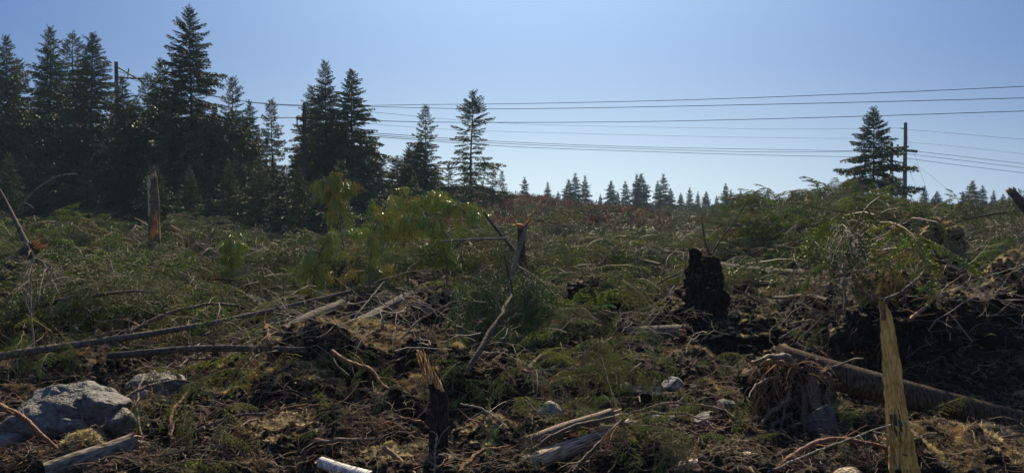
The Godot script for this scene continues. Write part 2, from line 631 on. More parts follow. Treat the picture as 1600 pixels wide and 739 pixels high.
# ---------------------------------------------------------------- timber
# splinters round the torn end of a log, along +Y
func splinters(r: float, count: int, len_: float, col: Color) -> Shape:
	var s := Shape.new()
	for i in count:
		var a := TAU * i / count + rf(-.3, .3)
		var q := r * sqrt(rng.randf()) * .92
		var w := r * rf(.16, .34)
		var h := len_ * rf(.25, 1.0) * (1.0 + .5 * cos(a))
		var c := Vector3(cos(a) * q, -.01, sin(a) * q)
		var u := Vector3(cos(a + .5), 0, sin(a + .5)) * w
		var v := u.rotated(Vector3.UP, 1.57) * rf(.25, .5)
		var tip := c + Vector3(rf(-.15, .15) * r, h, rf(-.15, .15) * r)
		var k := vary(col, .25)
		var mid := h * rf(.45, .75)
		var b := [c - u - v, c + u - v, c + u + v, c - u + v]
		var m := []
		for p in b:
			m.append(c + (p - c) * .8 + Vector3(0, mid, 0))
		for j in 4:
			var j2 := (j + 1) % 4
			s.tri(b[j], m[j], b[j2], k)
			s.tri(b[j2], m[j], m[j2], k)
			s.tri(m[j], tip, m[j2], k)
	return s

# a log between two points in the world; its own axis is +Y
func timber(called: String, label: String, category: String, a: Vector3, b: Vector3, r0: float, r1: float, m: Material, col: Color, torn0: float, torn1: float, stubs: int, wood := Color(.5, .33, .15), group := "") -> Node3D:
	var o := thing(called, label, category, a, group)
	var y := (b - a).normalized()
	var x := y.cross(Vector3(.2, 1, .3)).normalized()
	o.basis = Basis(x, y, x.cross(y)).orthonormalized()
	var L := a.distance_to(b)
	var k := clampi(int(L * 5), 6, 26)
	var s := Shape.new()
	var pts := PackedVector3Array()
	var ph := rf(0, 6)
	for i in k + 1:
		var t := float(i) / k
		pts.append(Vector3(sin(t * 4.1 + ph) - sin(ph), 0, cos(t * 5.3 + ph) - cos(ph)) * L * .008 + Vector3(0, L * t, 0))
	tube(s, pts, tapers(k, r0, r1), 14, col, .10)
	part(o, "trunk", s.mesh(m))
	if torn0 > 0:
		var e := part(o, "torn_end", splinters(r0, 22, torn0, wood).mesh(M.wood), "torn end of pale split wood")
		e.rotation.x = PI
	if torn1 > 0:
		var e := part(o, "torn_end", splinters(r1, 22, torn1, wood).mesh(M.wood), "torn end of pale split wood")
		e.position = pts[k]
	for i in stubs:
		var t := rf(.1, .95)
		var p := pts[int(t * k)]
		var a2 := rf(0, TAU)
		var l := rf(.06, .4)
		var q := Shape.new()
		var dir := Vector3(cos(a2), rf(.2, .7), sin(a2)) * l
		tube(q, bend(p, p + dir, 4, rv() * l * .15, l * .03), tapers(4, rf(.006, .012), .003), 5, vary(col, .2), .1)
		part(o, "branch_stub", q.mesh(m))
	return o

# ---------------------------------------------------------------- sky, sun, camera
func make_sky() -> void:
	var sun := Vector3(0.03, 0, -1).normalized() * cos(deg_to_rad(40.0)) + Vector3.UP * sin(deg_to_rad(40.0))
	var w := 512
	var h := 256
	var im := Image.create(w, h, false, Image.FORMAT_RGBF)
	for j in h:
		var el := 90.0 - 180.0 * (j + .5) / h
		for i in w:
			var a := TAU * ((i + .5) / w - SKY_TURN)
			var dir := Vector3(sin(a) * cos(deg_to_rad(el)), sin(deg_to_rad(el)), -cos(a) * cos(deg_to_rad(el)))
			var ang := rad_to_deg(acos(clampf(dir.dot(sun), -1, 1)))
			var g := exp(-.0012 * ang * ang)
			var az := rad_to_deg(absf(atan2(dir.x, -dir.z) - .03))
			var e := maxf(el, 0.0)
			var hz := exp(-pow(e / 8.0, 1.5)) * (.28 + .72 * exp(-pow(az / 36.0, 2)))
			var c := Vector3(.022, .096, .36).lerp(Vector3(.12, .19, .40), smoothstep(42.0, 95.0, ang)) + Vector3(.765, .986, 1.10) * g + Vector3(.67, .68, .42) * hz + Vector3(0, .045, .07) * exp(-pow(e / 15.0, 2.0))
			if el < 0: c = c.lerp(Vector3(.05, .05, .04), clampf(-el / 6.0, 0, 1))
			im.set_pixel(i, j, Color(c.x / EXPOSURE, c.y / EXPOSURE, c.z / EXPOSURE))
	var sm := PanoramaSkyMaterial.new()
	sm.panorama = ImageTexture.create_from_image(im)
	var sky := Sky.new()
	sky.sky_material = sm
	var env := Environment.new()
	env.background_mode = Environment.BG_SKY
	env.sky = sky
	env.tonemap_mode = Environment.TONE_MAPPER_LINEAR
	env.tonemap_exposure = EXPOSURE
	env.sdfgi_enabled = true
	env.ssao_enabled = true
	env.ssil_enabled = true
	if FOG > 0:
		env.fog_enabled = true
		env.fog_density = FOG
		env.fog_light_color = Color(.72, .82, .95)
	var we := WorldEnvironment.new()
	we.environment = env
	add_child(we)
	var sl := DirectionalLight3D.new()
	sl.name = "sun"
	sl.light_energy = 1.6
	sl.light_color = Color(1, .93, .80)
	sl.light_angular_distance = .5
	sl.shadow_enabled = true
	add_child(sl)
	sl.look_at_from_position(sun * 10, Vector3.ZERO)

const SKY_TURN := 0.0
const EXPOSURE := 2.2
const FOG := 0.0005

func make_camera() -> void:
	var c := Camera3D.new()
	c.position = EYE
	c.rotation.x = PITCH
	c.fov = rad_to_deg(2.0 * atan(369.5 / F))
	c.near = .05
	c.far = 3000
	add_child(c)
	c.current = true

# ---------------------------------------------------------------- ground
func moss_at(x: float, z: float) -> float:
	var k := na.get_noise_2d(x * 1.7 + 40, z * 1.7) * 1.3 + nb.get_noise_2d(x + 9, z) * .35
	for b in mossy:
		var e := Vector2((x - b[0]) / b[2], (z - b[1]) / b[3]).length()
		k += b[4] * clampf(1.3 - e, 0, 1)
	return k
var mossy: Array = []

func make_ground() -> void:
	# (px, d, rx, front, back, height, flat top): mounds of torn earth, then the lie of the land
	bump(560, 7.0, 1.05, .5, 1.1, .50, .62)
	bump(470, 6.3, .55, .38, .6, .24, .5)
	bump(650, 6.0, .55, .4, .6, .26, .5)
	bump(560, 5.35, .6, .35, .5, .14, .4)
	bump(775, 6.2, .55, .4, .7, .36, .5)
	bump(840, 5.5, .3, .25, .4, .15, .4)
	bump(1000, 5.0, .5, .3, .4, .10, .4)
	bump(610, 8.9, .8, .5, .8, .36, .3)
	bump(710, 11.3, .6, .35, .6, .2, .35)
	bump(1530, 7.6, 1.85, 1.2, 3.2, .74, .72)
	bump(1390, 7.4, .5, .5, .6, .25, .3)
	bump(1560, 4.9, .7, .5, .5, .08, .2)
	bump(925, 10.4, .6, .35, .7, .42, .4)
	bump(1200, 7.2, .45, .5, .5, .22, .2)
	bump(90, 7.6, 1.1, .8, .8, .18, .2)
	bump(330, 7.4, .6, .6, .6, .16, .2)
	bump(700, 80, 24, 46, 42, 2.3, 0)
	bump(80, 78, 44, 44, 70, 4.2, .1)
	bump(1270, 25, 6.0, 10, 7, 1.25, .2)
	bump(1470, 17, 4.0, 6, 6, .5, .2)
	bump(90, 20, 7, 6, 9, .45, .2)
	bump(900, 46, 14, 8, 9, .55, .1)
	var pools := []
	for f in [[690, 8.7, .34, 1.0, .02], [985, 6.6, .42, 1.2, -.04], [850, 7.8, .28, 1.0, 0.0], [275, 5.45, .24, 1.0, -.03], [1030, 7.2, .3, 1.0, -.03], [1180, 5.9, .2, 1.4, -.04]]:
		var px: float = (f[0] - 800.0) / F * f[1]
		var low := gh(px, -f[1])
		for i in 12: low = minf(low, gh(px + cos(i * .52) * f[2] * 1.3, -f[1] + sin(i * .52) * f[2] * 1.3 / f[3]))
		pools.append([px, -f[1], f[2], f[3], low - .014])
	flats = pools
	for m in [[560, 7.1, 1.05, .6, 1.3], [480, 6.45, .5, .3, .8], [660, 6.2, .5, .3, .9], [610, 9.0, .7, .5, .9], [715, 11.4, .6, .4, 1.0], [1540, 5.0, .7, .45, 1.6], [60, 7.4, 1.0, .5, .7], [800, 6.3, .4, .4, .5], [330, 7.2, .6, .4, .6]]:
		mossy.append([(m[0] - 800.0) / F * m[1], -m[1], m[2], m[3], m[4]])
	for f in [[1100, 9.4, .5, 2.8], [1476, 9.6, .6, 3.0], [1585, 9.6, .6, 3.0], [790, 8.9, .5, 2.0], [240, 17.5, .55, 5.0], [810, 11.0, .35, 2.2], [560, 7.2, .7, 1.4], [1500, 7.0, 1.0, 1.4], [702, 11.2, .4, 1.6]]:
		open_ground.append([(f[0] - 800.0) / F, f[1], f[2], f[3]])
	var ds := PackedFloat32Array()
	var d := 2.6
	while d < 1200.0:
		ds.append(d)
		d *= 1.0062 if d < 24.0 else (1.022 if d < 130.0 else 1.09)
	var an := PackedFloat32Array()
	for i in 41: an.append(-1.45 + i * (.55 / 40.0))
	for i in range(1, 760): an.append(lerpf(-.9, .9, i / 760.0))
	for i in 41: an.append(.9 + i * (.55 / 40.0))
	var cols := an.size()
	var v := PackedVector3Array()
	var c := PackedColorArray()
	var idx := PackedInt32Array()
	for dd in ds:
		for t in an:
			var x: float = dd * t
			var y := gh(x, -dd)
			v.append(Vector3(x, y, -dd))
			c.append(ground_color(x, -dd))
	for i in ds.size() - 1:
		for j in cols - 1:
			var p := i * cols + j
			idx.append(p); idx.append(p + cols); idx.append(p + 1)
			idx.append(p + 1); idx.append(p + cols); idx.append(p + cols + 1)
	hull_d = ds
	hull_a = an
	sheet = v.duplicate()
	survey()
	# what lies round and behind the viewer, coarse
	var base := v.size()
	var back := [[-1200.0, 1200.0], [-30.0, 60.0], [-3.8, 2.0]]
	var x0 := -2.6 * 1.45
	var ring := [Vector3(x0, 0, -2.6), Vector3(-x0, 0, -2.6), Vector3(1740, 0, -1200), Vector3(1740, 0, 1200), Vector3(-1740, 0, 1200), Vector3(-1740, 0, -1200)]
	for p in ring:
		v.append(Vector3(p.x, gh(p.x, p.z) if p.z < -2 and p.z > -3 else -.02, p.z))
		c.append(Color(.04, .035, .022))
	for t in [[0, 1, 3], [0, 3, 4], [0, 4, 5], [1, 2, 3]]:
		for q in t: idx.append(base + q)
	var n := PackedVector3Array()
	n.resize(v.size())
	for i in ds.size():
		for j in cols:
			var p := i * cols + j
			var a := v[p + (1 if j < cols - 1 else 0)] - v[p - (1 if j > 0 else 0)]
			var b := v[p + (cols if i < ds.size() - 1 else 0)] - v[p - (cols if i > 0 else 0)]
			var m := a.cross(b).normalized()
			n[p] = m if m.y > 0 else -m
	for i in range(base, v.size()): n[i] = Vector3.UP
	var arr := []
	arr.resize(Mesh.ARRAY_MAX)
	arr[Mesh.ARRAY_VERTEX] = v
	arr[Mesh.ARRAY_NORMAL] = n
	arr[Mesh.ARRAY_COLOR] = c
	arr[Mesh.ARRAY_INDEX] = idx
	var me := ArrayMesh.new()
	me.add_surface_from_arrays(Mesh.PRIMITIVE_TRIANGLES, arr)
	me.surface_set_material(0, M.soil)
	var o := MeshInstance3D.new()
	o.name = "ground"
	o.mesh = me
	add_child(o)
	meta(o, "torn dark soil and dry moss of the cleared ground", "ground", "", "structure")
	for f in flats:
		var s := Shape.new()
		for i in 40:
			var a0 := TAU * i / 40
			var a1 := TAU * (i + 1) / 40
			s.tri(Vector3.ZERO, Vector3(cos(a0), 0, sin(a0) / f[3]) * f[2] * 1.25, Vector3(cos(a1), 0, sin(a1) / f[3]) * f[2] * 1.25, Color.WHITE)
		for i in s.n.size(): s.n[i] = Vector3.UP
		var w := MeshInstance3D.new()
		w.name = numbered("puddle")
		w.mesh = s.mesh(M.water)
		add_child(w)
		w.position = Vector3(f[0], f[4] + .002, f[1])
		meta(w, "", "", "", "structure")

func ground_color(x: float, z: float) -> Color:
	var d := -z
	var m := moss_at(x, z)
	var c := Color(.028, .021, .015).lerp(Color(.055, .036, .022), clampf(.5 + nb.get_noise_2d(x * .7, z * .7) * 1.2, 0, 1))
	if d < 16:
		c = c.lerp(Color(.26, .20, .085), clampf((m - .35) * 1.6, 0, .9))
	else:
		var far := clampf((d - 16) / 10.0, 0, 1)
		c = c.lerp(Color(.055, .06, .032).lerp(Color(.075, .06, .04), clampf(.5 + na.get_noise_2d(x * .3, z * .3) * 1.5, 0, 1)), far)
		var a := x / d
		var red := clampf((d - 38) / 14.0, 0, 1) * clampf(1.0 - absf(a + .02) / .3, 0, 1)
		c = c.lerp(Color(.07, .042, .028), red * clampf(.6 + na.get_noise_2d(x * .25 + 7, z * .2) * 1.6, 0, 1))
	return c

# ---------------------------------------------------------------- scatter
func scatter(x0: float, y0: float, x1: float, y1: float, count: int, lo: float, hi: float, lift: float, tilt: float) -> Array:
	var out := []
	for i in count:
		var p := hit(rf(x0, x1), rf(y0, y1))
		if p.y < -100 or kept_open(p): continue
		var clump := clampf(.5 + nd.get_noise_2d(p.x * 1.15 + 77, p.z * 1.15) * 1.1 + nb.get_noise_2d(p.x + 20, p.z) * .5, 0, 1)
		if clump < .38 and rng.randf() > .18: continue
		var raise := lift * clump * rf(.15, 1.0)
		p.y += raise
		var pitch := rf(-tilt * .4, tilt) if raise < .18 else rf(-1.0, .2)
		out.append(Transform3D(turn(rf(0, TAU), pitch, rf(-tilt, tilt)).scaled(Vector3.ONE * rf(lo, hi)), p))
	return out

func split(places: Array, n: int) -> Array:
	var r := []
	for i in n: r.append([])
	for p in places: r[rng.randi() % n].append(p)
	return r

func tints(n: int, k: float) -> Array:
	var r := []
	for i in n: r.append(vary(Color(1, 1, 1), k))
	return r

func _ready() -> void:
	rng.seed = 20240417
	na.seed = 5; na.frequency = .45; na.fractal_octaves = 3
	nb.seed = 6; nb.frequency = 2.1; nb.fractal_octaves = 3
	nd.seed = 12; nd.frequency = .75; nd.fractal_octaves = 2
	nc.seed = 7; nc.frequency = 8.0; nc.fractal_octaves = 3
	make_camera()
	make_sky()
	make_materials()
	make_ground()
	make_forest()
	make_power_line()
	make_slash()
	make_timber()
	make_roots_and_rocks()
	make_litter()

# ---------------------------------------------------------------- standing trees
func make_forest() -> void:
	var pb := []
	for i in 5: pb.append(tree_branch(DARK if i < 2 else FOREST, 1.0))
	var pf := []
	for i in 4: pf.append(tree_branch(DARK, .72))
	var pg := []
	for i in 3: pg.append(tree_branch(FOREST if i > 0 else DARK, 1.0))
	var pl := []
	for i in 3: pl.append(tree_branch(DARK, 1.6))
	var big := spruce(12.0, 3.9, .06, .3, pf, 1.0, .05)
	var tall := spruce(11.0, 2.7, .08, .2, pb, 1.1, .06)
	var thin := spruce(9.0, 2.2, .1, .6, pb, 1.1, .05)
	var tiers := spruce(8.0, 2.6, .08, .75, pf, 1.25, .1)
	var bushy := spruce(7.0, 3.3, .0, .1, pf, 1.1, .03)
	var green := spruce(7.5, 2.1, .03, .3, pg, 1.1, .03)
	var young := spruce(3.0, .95, .02, .2, pg, 1.5, .02)
	var far1 := spruce(5.0, 1.6, .0, .3, pl, 1.4, .02)
	var far2 := spruce(5.5, 1.4, .02, .3, pl, 1.4, .03)
	var far3 := spruce(4.6, 1.8, .0, .2, pl, 1.4, .02)
	var edge := "spruces along the forest edge"
	plant_tree(big, 305, 12, 40, "tallest dark spruce of the forest edge, with a broad pointed crown", edge)
	plant_tree(tall, 515, 98, 46, "tall narrow dark spruce beside its stouter twin, left of the pair", edge)
	plant_tree(big, 548, 108, 45, "stout dark spruce with heavy layered boughs, right of the narrow twin", edge)
	plant_tree(tiers, 738, 145, 56, "open spruce with bare trunk showing between flat tiers, on the hillock", edge)
	plant_tree(thin, 662, 165, 52, "thin topped spruce rising behind a dense round bush of spruce", edge)
	plant_tree(bushy, 640, 232, 49, "dense dark bushy spruce clump under the thin topped spruce", edge)
	plant_tree(bushy, 658, 222, 50, "rounded dark spruce bush right behind the dense clump", edge)
	plant_tree(bushy, 622, 246, 47, "low dark spruce bush at the left of the dense clump", edge)
	plant_tree(bushy, 590, 236, 48, "dark spruce bush filling the foot of the stout spruce", edge)
	plant_tree(thin, 428, 156, 50, "slender lone spruce standing in the gap with sky on both sides", edge)
	plant_tree(bushy, 1366, 172, 40, "broad dark spruce standing alone beside the power pole", "")
	plant_tree(tall, 492, 135, 50, "narrow spruce behind the wooden power pole, left of the tall pair", edge)
	plant_tree(thin, 362, 122, 42, "spruce with an open feathery top right beside the tallest spruce", edge)
	plant_tree(green, 392, 160, 44, "greener shorter spruce with loose drooping sides near the gap", edge)
	plant_tree(tall, 255, 95, 43, "dark spruce whose tip stands just left of the tallest spruce", edge)
	plant_tree(thin, 228, 116, 46, "thin spruce under the left power pole's crossarm", edge)
	plant_tree(tall, 200, 120, 41, "columnar dark spruce right of the left power pole", edge)
	plant_tree(big, 140, 52, 44, "heavy dark spruce with a ragged top left of the power pole", edge)
	plant_tree(tall, 78, 45, 46, "tall spruce with a double tip near the left margin", edge)
	plant_tree(thin, 38, 95, 42, "lighter thin spruce between the two darkest left spruces", edge)
	plant_tree(tall, 8, 55, 40, "dark narrow spruce cut by the left margin", edge)
	plant_tree(thin, 118, 55, 50, "pale thin spruce behind the heavy ragged one", edge)
	plant_tree(tall, -40, 40, 42, "dark spruce wholly beyond the left margin", edge)
	plant_tree(big, -110, 20, 46, "broad spruce farther beyond the left margin", edge)
	# the wood behind, told apart only by place
	var kinds := [tall, thin, bushy, green, big, tiers]
	for i in 64:
		var px := rf(-160, 600)
		var d := rf(46, 74)
		plant_tree(kinds[rng.randi() % 4], px, (rf(238, 270) if (px > 392 and px < 482) or px > 588 else rf(150, 235) + maxf(px - 330, 0) * .18), d, "dark spruce deep in the wood behind the forest edge", "spruces deep in the wood")
	for i in 26:
		var px := rf(-60, 640)
		plant_tree([young, green, bushy][rng.randi() % 3], px, rf(240, 318), rf(30, 40), "low green spruce at the foot of the forest edge", "low spruces at the forest foot")
	for t in [[532, 258, 31, "bluish young spruce behind the curled pine top"], [606, 292, 26, "small pointed spruce in front of the dense round bush"], [700, 262, 48, "low spruce at the left foot of the tiered spruce"], [770, 262, 58, "low spruce at the right foot of the tiered spruce"], [724, 268, 44, "scrubby young spruce before the hillock"], [784, 270, 66, "small spruce last in the row down the hillock"], [680, 265, 55, "young spruce filling the gap between bush and tiered spruce"], [755, 285, 46, "lowest spruce on the hillock side"], [1332, 285, 34, "young spruce at the left foot of the lone broad spruce"], [1402, 290, 33, "young spruce at the right foot of the lone broad spruce"]]:
		plant_tree(young, t[0], t[1], t[2], t[3], "young spruces among the edge trees")
	# the far line of spruces
	var fl := [[820, 278, 90], [855, 286, 105], [888, 282, 120], [899, 273, 118], [915, 276, 122], [954, 284, 120], [978, 285, 130], [994, 274, 125], [1003, 273, 128], [1036, 274, 120], [1028, 284, 132], [1048, 295, 140], [1078, 294, 135], [1090, 300, 138], [1103, 300, 130], [1134, 288, 122], [1142, 297, 135], [1158, 299, 140], [1180, 300, 130], [1200, 296, 120], [1242, 298, 118], [1262, 300, 110], [1445, 292, 90], [1465, 300, 92], [1458, 308, 85], [1505, 300, 88], [1519, 284, 84], [1536, 292, 86], [1552, 299, 88], [1568, 304, 95], [1578, 306, 92], [1590, 302, 90], [1606, 296, 90], [1640, 290, 88], [1120, 306, 150], [1064, 302, 150], [965, 300, 150], [938, 304, 150], [1218, 306, 150], [872, 300, 150]]
	var spots := ["one of the small far spruces on the skyline at the end of the clearing", "one of the small spruces on the skyline right of the power pole"]
	for i in fl.size():
		var t: Array = fl[i]
		plant_tree([far1, far2, far3][i % 3], t[0], t[1], t[2], spots[0] if t[0] < 1400 else spots[1], "far spruces on the skyline" if t[0] < 1400 else "far spruces right of the pole")
	# low scrub that closes the skyline
	var scrub := tree_branch(FOREST, 1.5)
	var sh := Shape.new()
	for i in 16:
		sh.add(scrub, Transform3D(turn(rf(0, TAU), rf(.2, 1.4), rf(-1, 1)).scaled(Vector3.ONE * rf(.5, 1.0)), Vector3(rf(-.3, .3), 0, rf(-.3, .3))))
	var places := []
	for i in 500:
		var p := ground(rf(760, 1700), rf(85, 165))
		places.append(Transform3D(turn(rf(0, TAU), 0, 0).scaled(Vector3(1.6, rf(.8, 1.6), 1.6)), p))
	for i in 700:
		var p := ground(rf(660, 1500), rf(36, 95))
		places.append(Transform3D(turn(rf(0, TAU), 0, 0).scaled(Vector3(1.3, rf(.3, .8), 1.3)), p))
	stuff("skyline_scrub", sh.mesh(M.crown), places, tints(places.size(), .3), "low green scrub along the far skyline", "scrub")
	# rust coloured bushes on the hillock
	var rb := Shape.new()
	for i in 34:
		var a := rf(0, TAU)
		var e := Vector3(cos(a) * rf(.15, .6), rf(.35, .95), sin(a) * rf(.15, .6))
		var q := bend(Vector3.ZERO, e, 3, Vector3.UP * .08, .05)
		tube(rb, q, tapers(3, .012, .005), 3, vary(Color(.2, .13, .10), .3), 0, false)
		for j in 5:
			var p0: Vector3 = q[1 + rng.randi() % 3] + rv() * .08
			var w := rv() * .05
			rb.tri(p0 - w, p0 + w, p0 + rv() * .12, vary(Color(.24, .125, .075) if rng.randf() < .75 else Color(.16, .17, .07), .45))
	places = []
	for i in 1500:
		var d := rf(36, 92)
		var a := rf(-.16, .16) + rf(-.06, .06)
		var p := Vector3(a * d, gh(a * d, -d) - .05, -d)
		if na.get_noise_2d(p.x * .25 + 7, p.z * .2) < -.25: continue
		places.append(Transform3D(turn(rf(0, TAU), 0, 0).scaled(Vector3.ONE * rf(.5, 1.2)), p))
	stuff("rusty_bushes", rb.mesh(M.shrub), places, tints(places.size(), .3), "low rust coloured leafless bushes covering the hillock", "bushes")

# ---------------------------------------------------------------- power line
func pole(called: String, label: String, px: float, top: float, d: float, r: float) -> Node3D:
	var b := ground(px, d, -.5)
	var o := thing(called, label, "power pole", b)
	var H := at(px, top, d).y - b.y
	var s := Shape.new()
	tube(s, bend(Vector3.ZERO, Vector3(0, H, 0), 6, Vector3.ZERO, .01), tapers(6, r * 1.25, r * .85), 10, Color(.08, .075, .07), .05)
	part(o, "pole_shaft", s.mesh(M.pole))
	return o

func beam(o: Node3D, called: String, a: Vector3, b: Vector3, r: float, col: Color) -> void:
	var s := Shape.new()
	tube(s, PackedVector3Array([a - o.position, b - o.position]), PackedFloat32Array([r, r]), 4, col)
	part(o, called, s.mesh(M.pole))

func insulator(o: Node3D, a: Vector3, b: Vector3, r: float) -> void:
	var s := Shape.new()
	var k := 18
	var p := PackedVector3Array()
	var q := PackedFloat32Array()
	for i in k + 1:
		p.append((a - o.position).lerp(b - o.position, float(i) / k))
		q.append(r if i % 2 == 0 else r * .45)
	tube(s, p, q, 8, Color(.05, .045, .045))
	part(o, "insulator", s.mesh(M.wire))

func wire(label: String, pts: Array, r := .022, col := Color(.05, .05, .055)) -> void:
	var s := Shape.new()
	var p := PackedVector3Array()
	var cv := Curve3D.new()
	for i in pts.size():
		var q: Vector3 = at(pts[i][0], pts[i][1], pts[i][2])
		var pr: Vector3 = at(pts[maxi(i - 1, 0)][0], pts[maxi(i - 1, 0)][1], pts[maxi(i - 1, 0)][2])
		var ne: Vector3 = at(pts[mini(i + 1, pts.size() - 1)][0], pts[mini(i + 1, pts.size() - 1)][1], pts[mini(i + 1, pts.size() - 1)][2])
		cv.add_point(q, (pr - ne) / 6.0, (ne - pr) / 6.0)
	var L := cv.get_baked_length()
	for i in 41: p.append(cv.sample_baked(L * i / 40.0, true))
	var o := p[0]
	for i in p.size(): p[i] -= o
	tube(s, p, tapers(40, r, r), 5, col, 0, true)
	single("power_wire", s.mesh(M.wire), label, "wire", o, "wires of the power line")

func make_power_line() -> void:
	var D := 92.0
	var wood := Color(.11, .10, .09)
	var o := pole("power_pole", "nearer tall wooden power pole beside the lone broad spruce", 1414, 192, D, .23)
	beam(o, "crossarm", at(1386, 232, D - .3), at(1421, 229, D - .3), .14, wood)
	insulator(o, at(1418, 235, D), at(1434, 236.5, D), .2)
	insulator(o, at(1398, 237, D), at(1411, 236, D), .16)
	beam(o, "top_bracket", at(1408, 200, D), at(1417, 202, D), .06, wood)
	var o2 := pole("power_pole", "shorter wooden power pole half hidden by the lone broad spruce", 1393, 224, D + 2, .2)
	beam(o2, "crossarm", at(1384, 236, D + 2), at(1410, 236, D + 2), .1, wood)
	insulator(o2, at(1404, 226, D + 2), at(1404, 246, D + 2), .16)
	var o3 := pole("power_pole", "wooden power pole with one crossarm in front of the tall spruce pair", 476, 162, 43, .11)
	beam(o3, "crossarm", at(462, 183, 42.8), at(481, 184, 42.8), .06, wood)
	insulator(o3, at(463.5, 184, 43), at(463.5, 198, 43), .055)
	var o4 := pole("power_pole", "leftmost wooden power pole above the forest with braced arms", 184, 98, 62, .17)
	beam(o4, "crossarm", at(182, 121, 61.8), at(226, 123, 61.8), .08, wood)
	beam(o4, "brace", at(183, 105, 61.7), at(222, 128, 61.7), .07, wood)
	beam(o4, "brace", at(198, 124, 61.9), at(200, 107, 61.9), .05, wood)
	wire("topmost wire crossing the whole sky", [[184, 112, 62], [395, 160, 56], [700, 163, 62], [1000, 158, 56], [1300, 148, 50], [1600, 135, 44], [1800, 124, 40]])
	wire("second wire from the top across the sky", [[226, 122, 62], [395, 160.5, 56], [600, 167, 62], [800, 170, 58], [1200, 163, 50], [1600, 153, 44], [1800, 147, 40]])
	wire("third wire from the top across the sky", [[200, 122, 62], [380, 178, 50], [463, 184, 43], [700, 191, 50], [1000, 190, 57], [1300, 183, 50], [1600, 173.5, 44], [1800, 168, 40]])
	wire("faint thin wire below the three upper ones", [[476, 165, 43], [800, 193, 80], [1100, 200, 86], [1250, 201.5, 90], [1414, 200, D]], .013)
	wire("faint thin wire just above the triple wires", [[476, 185, 43], [720, 203, 78], [1000, 211, 85], [1200, 215, 89], [1412, 217, D]], .013)
	wire("upper of the triple wires running left from the pole", [[463, 198, 43], [600, 209, 56], [800, 222, 80], [1000, 229.5, 85], [1200, 233.5, 89], [1398, 237, D]], .026)
	wire("middle of the triple wires running left from the pole", [[472, 198, 43], [600, 212, 56], [800, 225, 80], [1000, 232.5, 85], [1200, 237.5, 89], [1388, 236, D]], .026)
	wire("lowest of the triple wires running left from the pole", [[463, 205, 43], [620, 216, 56], [800, 229, 80], [1000, 236.5, 85], [1200, 242.5, 89], [1393, 246, D + 2]], .026)
	wire("wire falling right from the pole top", [[1414, 202, D], [1500, 209, 93], [1600, 217.5, 94], [1750, 226, 96]], .016)
	wire("thin wire falling right below the pole top", [[1416, 222, D], [1500, 229, 93], [1600, 240, 94], [1750, 252, 96]], .013)
	wire("upper of the three wires running right from the insulator", [[1434, 236.5, D], [1500, 244, 93], [1600, 255.5, 94], [1750, 270, 96]], .026)
	wire("middle of the three wires running right from the pole", [[1416, 240, D], [1500, 250, 93], [1600, 262, 94], [1750, 278, 96]], .026)
	wire("lowest of the three wires running right from the pole", [[1416, 247, D], [1500, 258, 93], [1600, 270, 94], [1750, 288, 96]], .026)
	wire("steep guy wire from the pole to the ground behind the far spruces", [[1416, 206, D], [1434, 252, 91], [1456, 318, 90]], .012)
	wire("slanting guy wire spread widest from the pole", [[1416, 246, D], [1455, 274, 91], [1500, 312, 90]], .012)
	wire("guy wire nearest the pole foot", [[1416, 252, D], [1428, 280, 91], [1446, 318, 90]], .012)

# ---------------------------------------------------------------- slash
func fallen(L: float, R: float, protos: Array, count: int) -> Dictionary:
	var tr := Shape.new()
	var pts := bend(Vector3(0, .1, 0), Vector3(L, .16, 0), 8, Vector3(0, rf(.0, .2), rf(-.15, .15)), .015)
	tube(tr, pts, tapers(8, .010 * L, .005), 7, Color(.17, .15, .13), .12)
	var cr := Shape.new()
	for i in count:
		var t := pow(float(i) / count, .9) * .97 + .03
		var f := t * 8
		var p: Vector3 = pts[mini(int(f), 7)].lerp(pts[mini(int(f), 7) + 1], f - mini(int(f), 7))
		var phi := rf(-1.9, 1.9)
		var l := R * (1.08 - t) * rf(.55, 1.15) + .15
		var dir := Vector3(rf(.35, .8), cos(phi) * .5 + .05, sin(phi)).normalized()
		var x := dir
		var z := x.cross(Vector3.UP).normalized()
		if z.length() < .5: z = Vector3(0, 0, 1)
		var b := Basis(x, z.cross(x), z).rotated(x, rf(-.5, .5))
		cr.add(protos[rng.randi() % protos.size()], Transform3D(b.scaled(Vector3.ONE * l), p))
	return {trunk = tr.mesh(M.bark), crown = cr.mesh(M.needle)}

func bent_sapling(h: float, reach: float, branches: int, col: Color) -> Mesh:
	var s := Shape.new()
	var pts := PackedVector3Array()
	var k := 12
	for i in k + 1:
		var t := float(i) / k
		pts.append(Vector3(reach * t * t * (1.0 - .1 * t), h * sin(t * 2.3) / .9 * (1.0 - .12 * t), 0) + rv() * .007)
	tube(s, pts, tapers(k, .0095, .003), 5, col, .1, false)
	for i in branches:
		var t := rf(.2, .98) * k
		var p: Vector3 = pts[int(t)]
		var tn := (pts[mini(int(t) + 1, k)] - p).normalized()
		var l := rf(.25, .75) * h * .7
		var e := p + (tn * rf(.5, 1.0) + rv() * .6).normalized() * l + Vector3.DOWN * l * .25
		var q := bend(p, e, 6, Vector3.UP * l * .14, l * .008)
		tube(s, q, tapers(6, .0042, .0014), 4, vary(col, .3), 0, false)
		for j in 4:
			var a: Vector3 = q[1 + rng.randi() % 5]
			var d2 := ((e - p).normalized() + rv() * .8).normalized() * l * rf(.2, .45)
			tube(s, bend(a, a + d2, 3, Vector3.UP * .02, .008), tapers(3, .0022, .001), 3, vary(col, .3), 0, false)
	return s.mesh(M.twig)

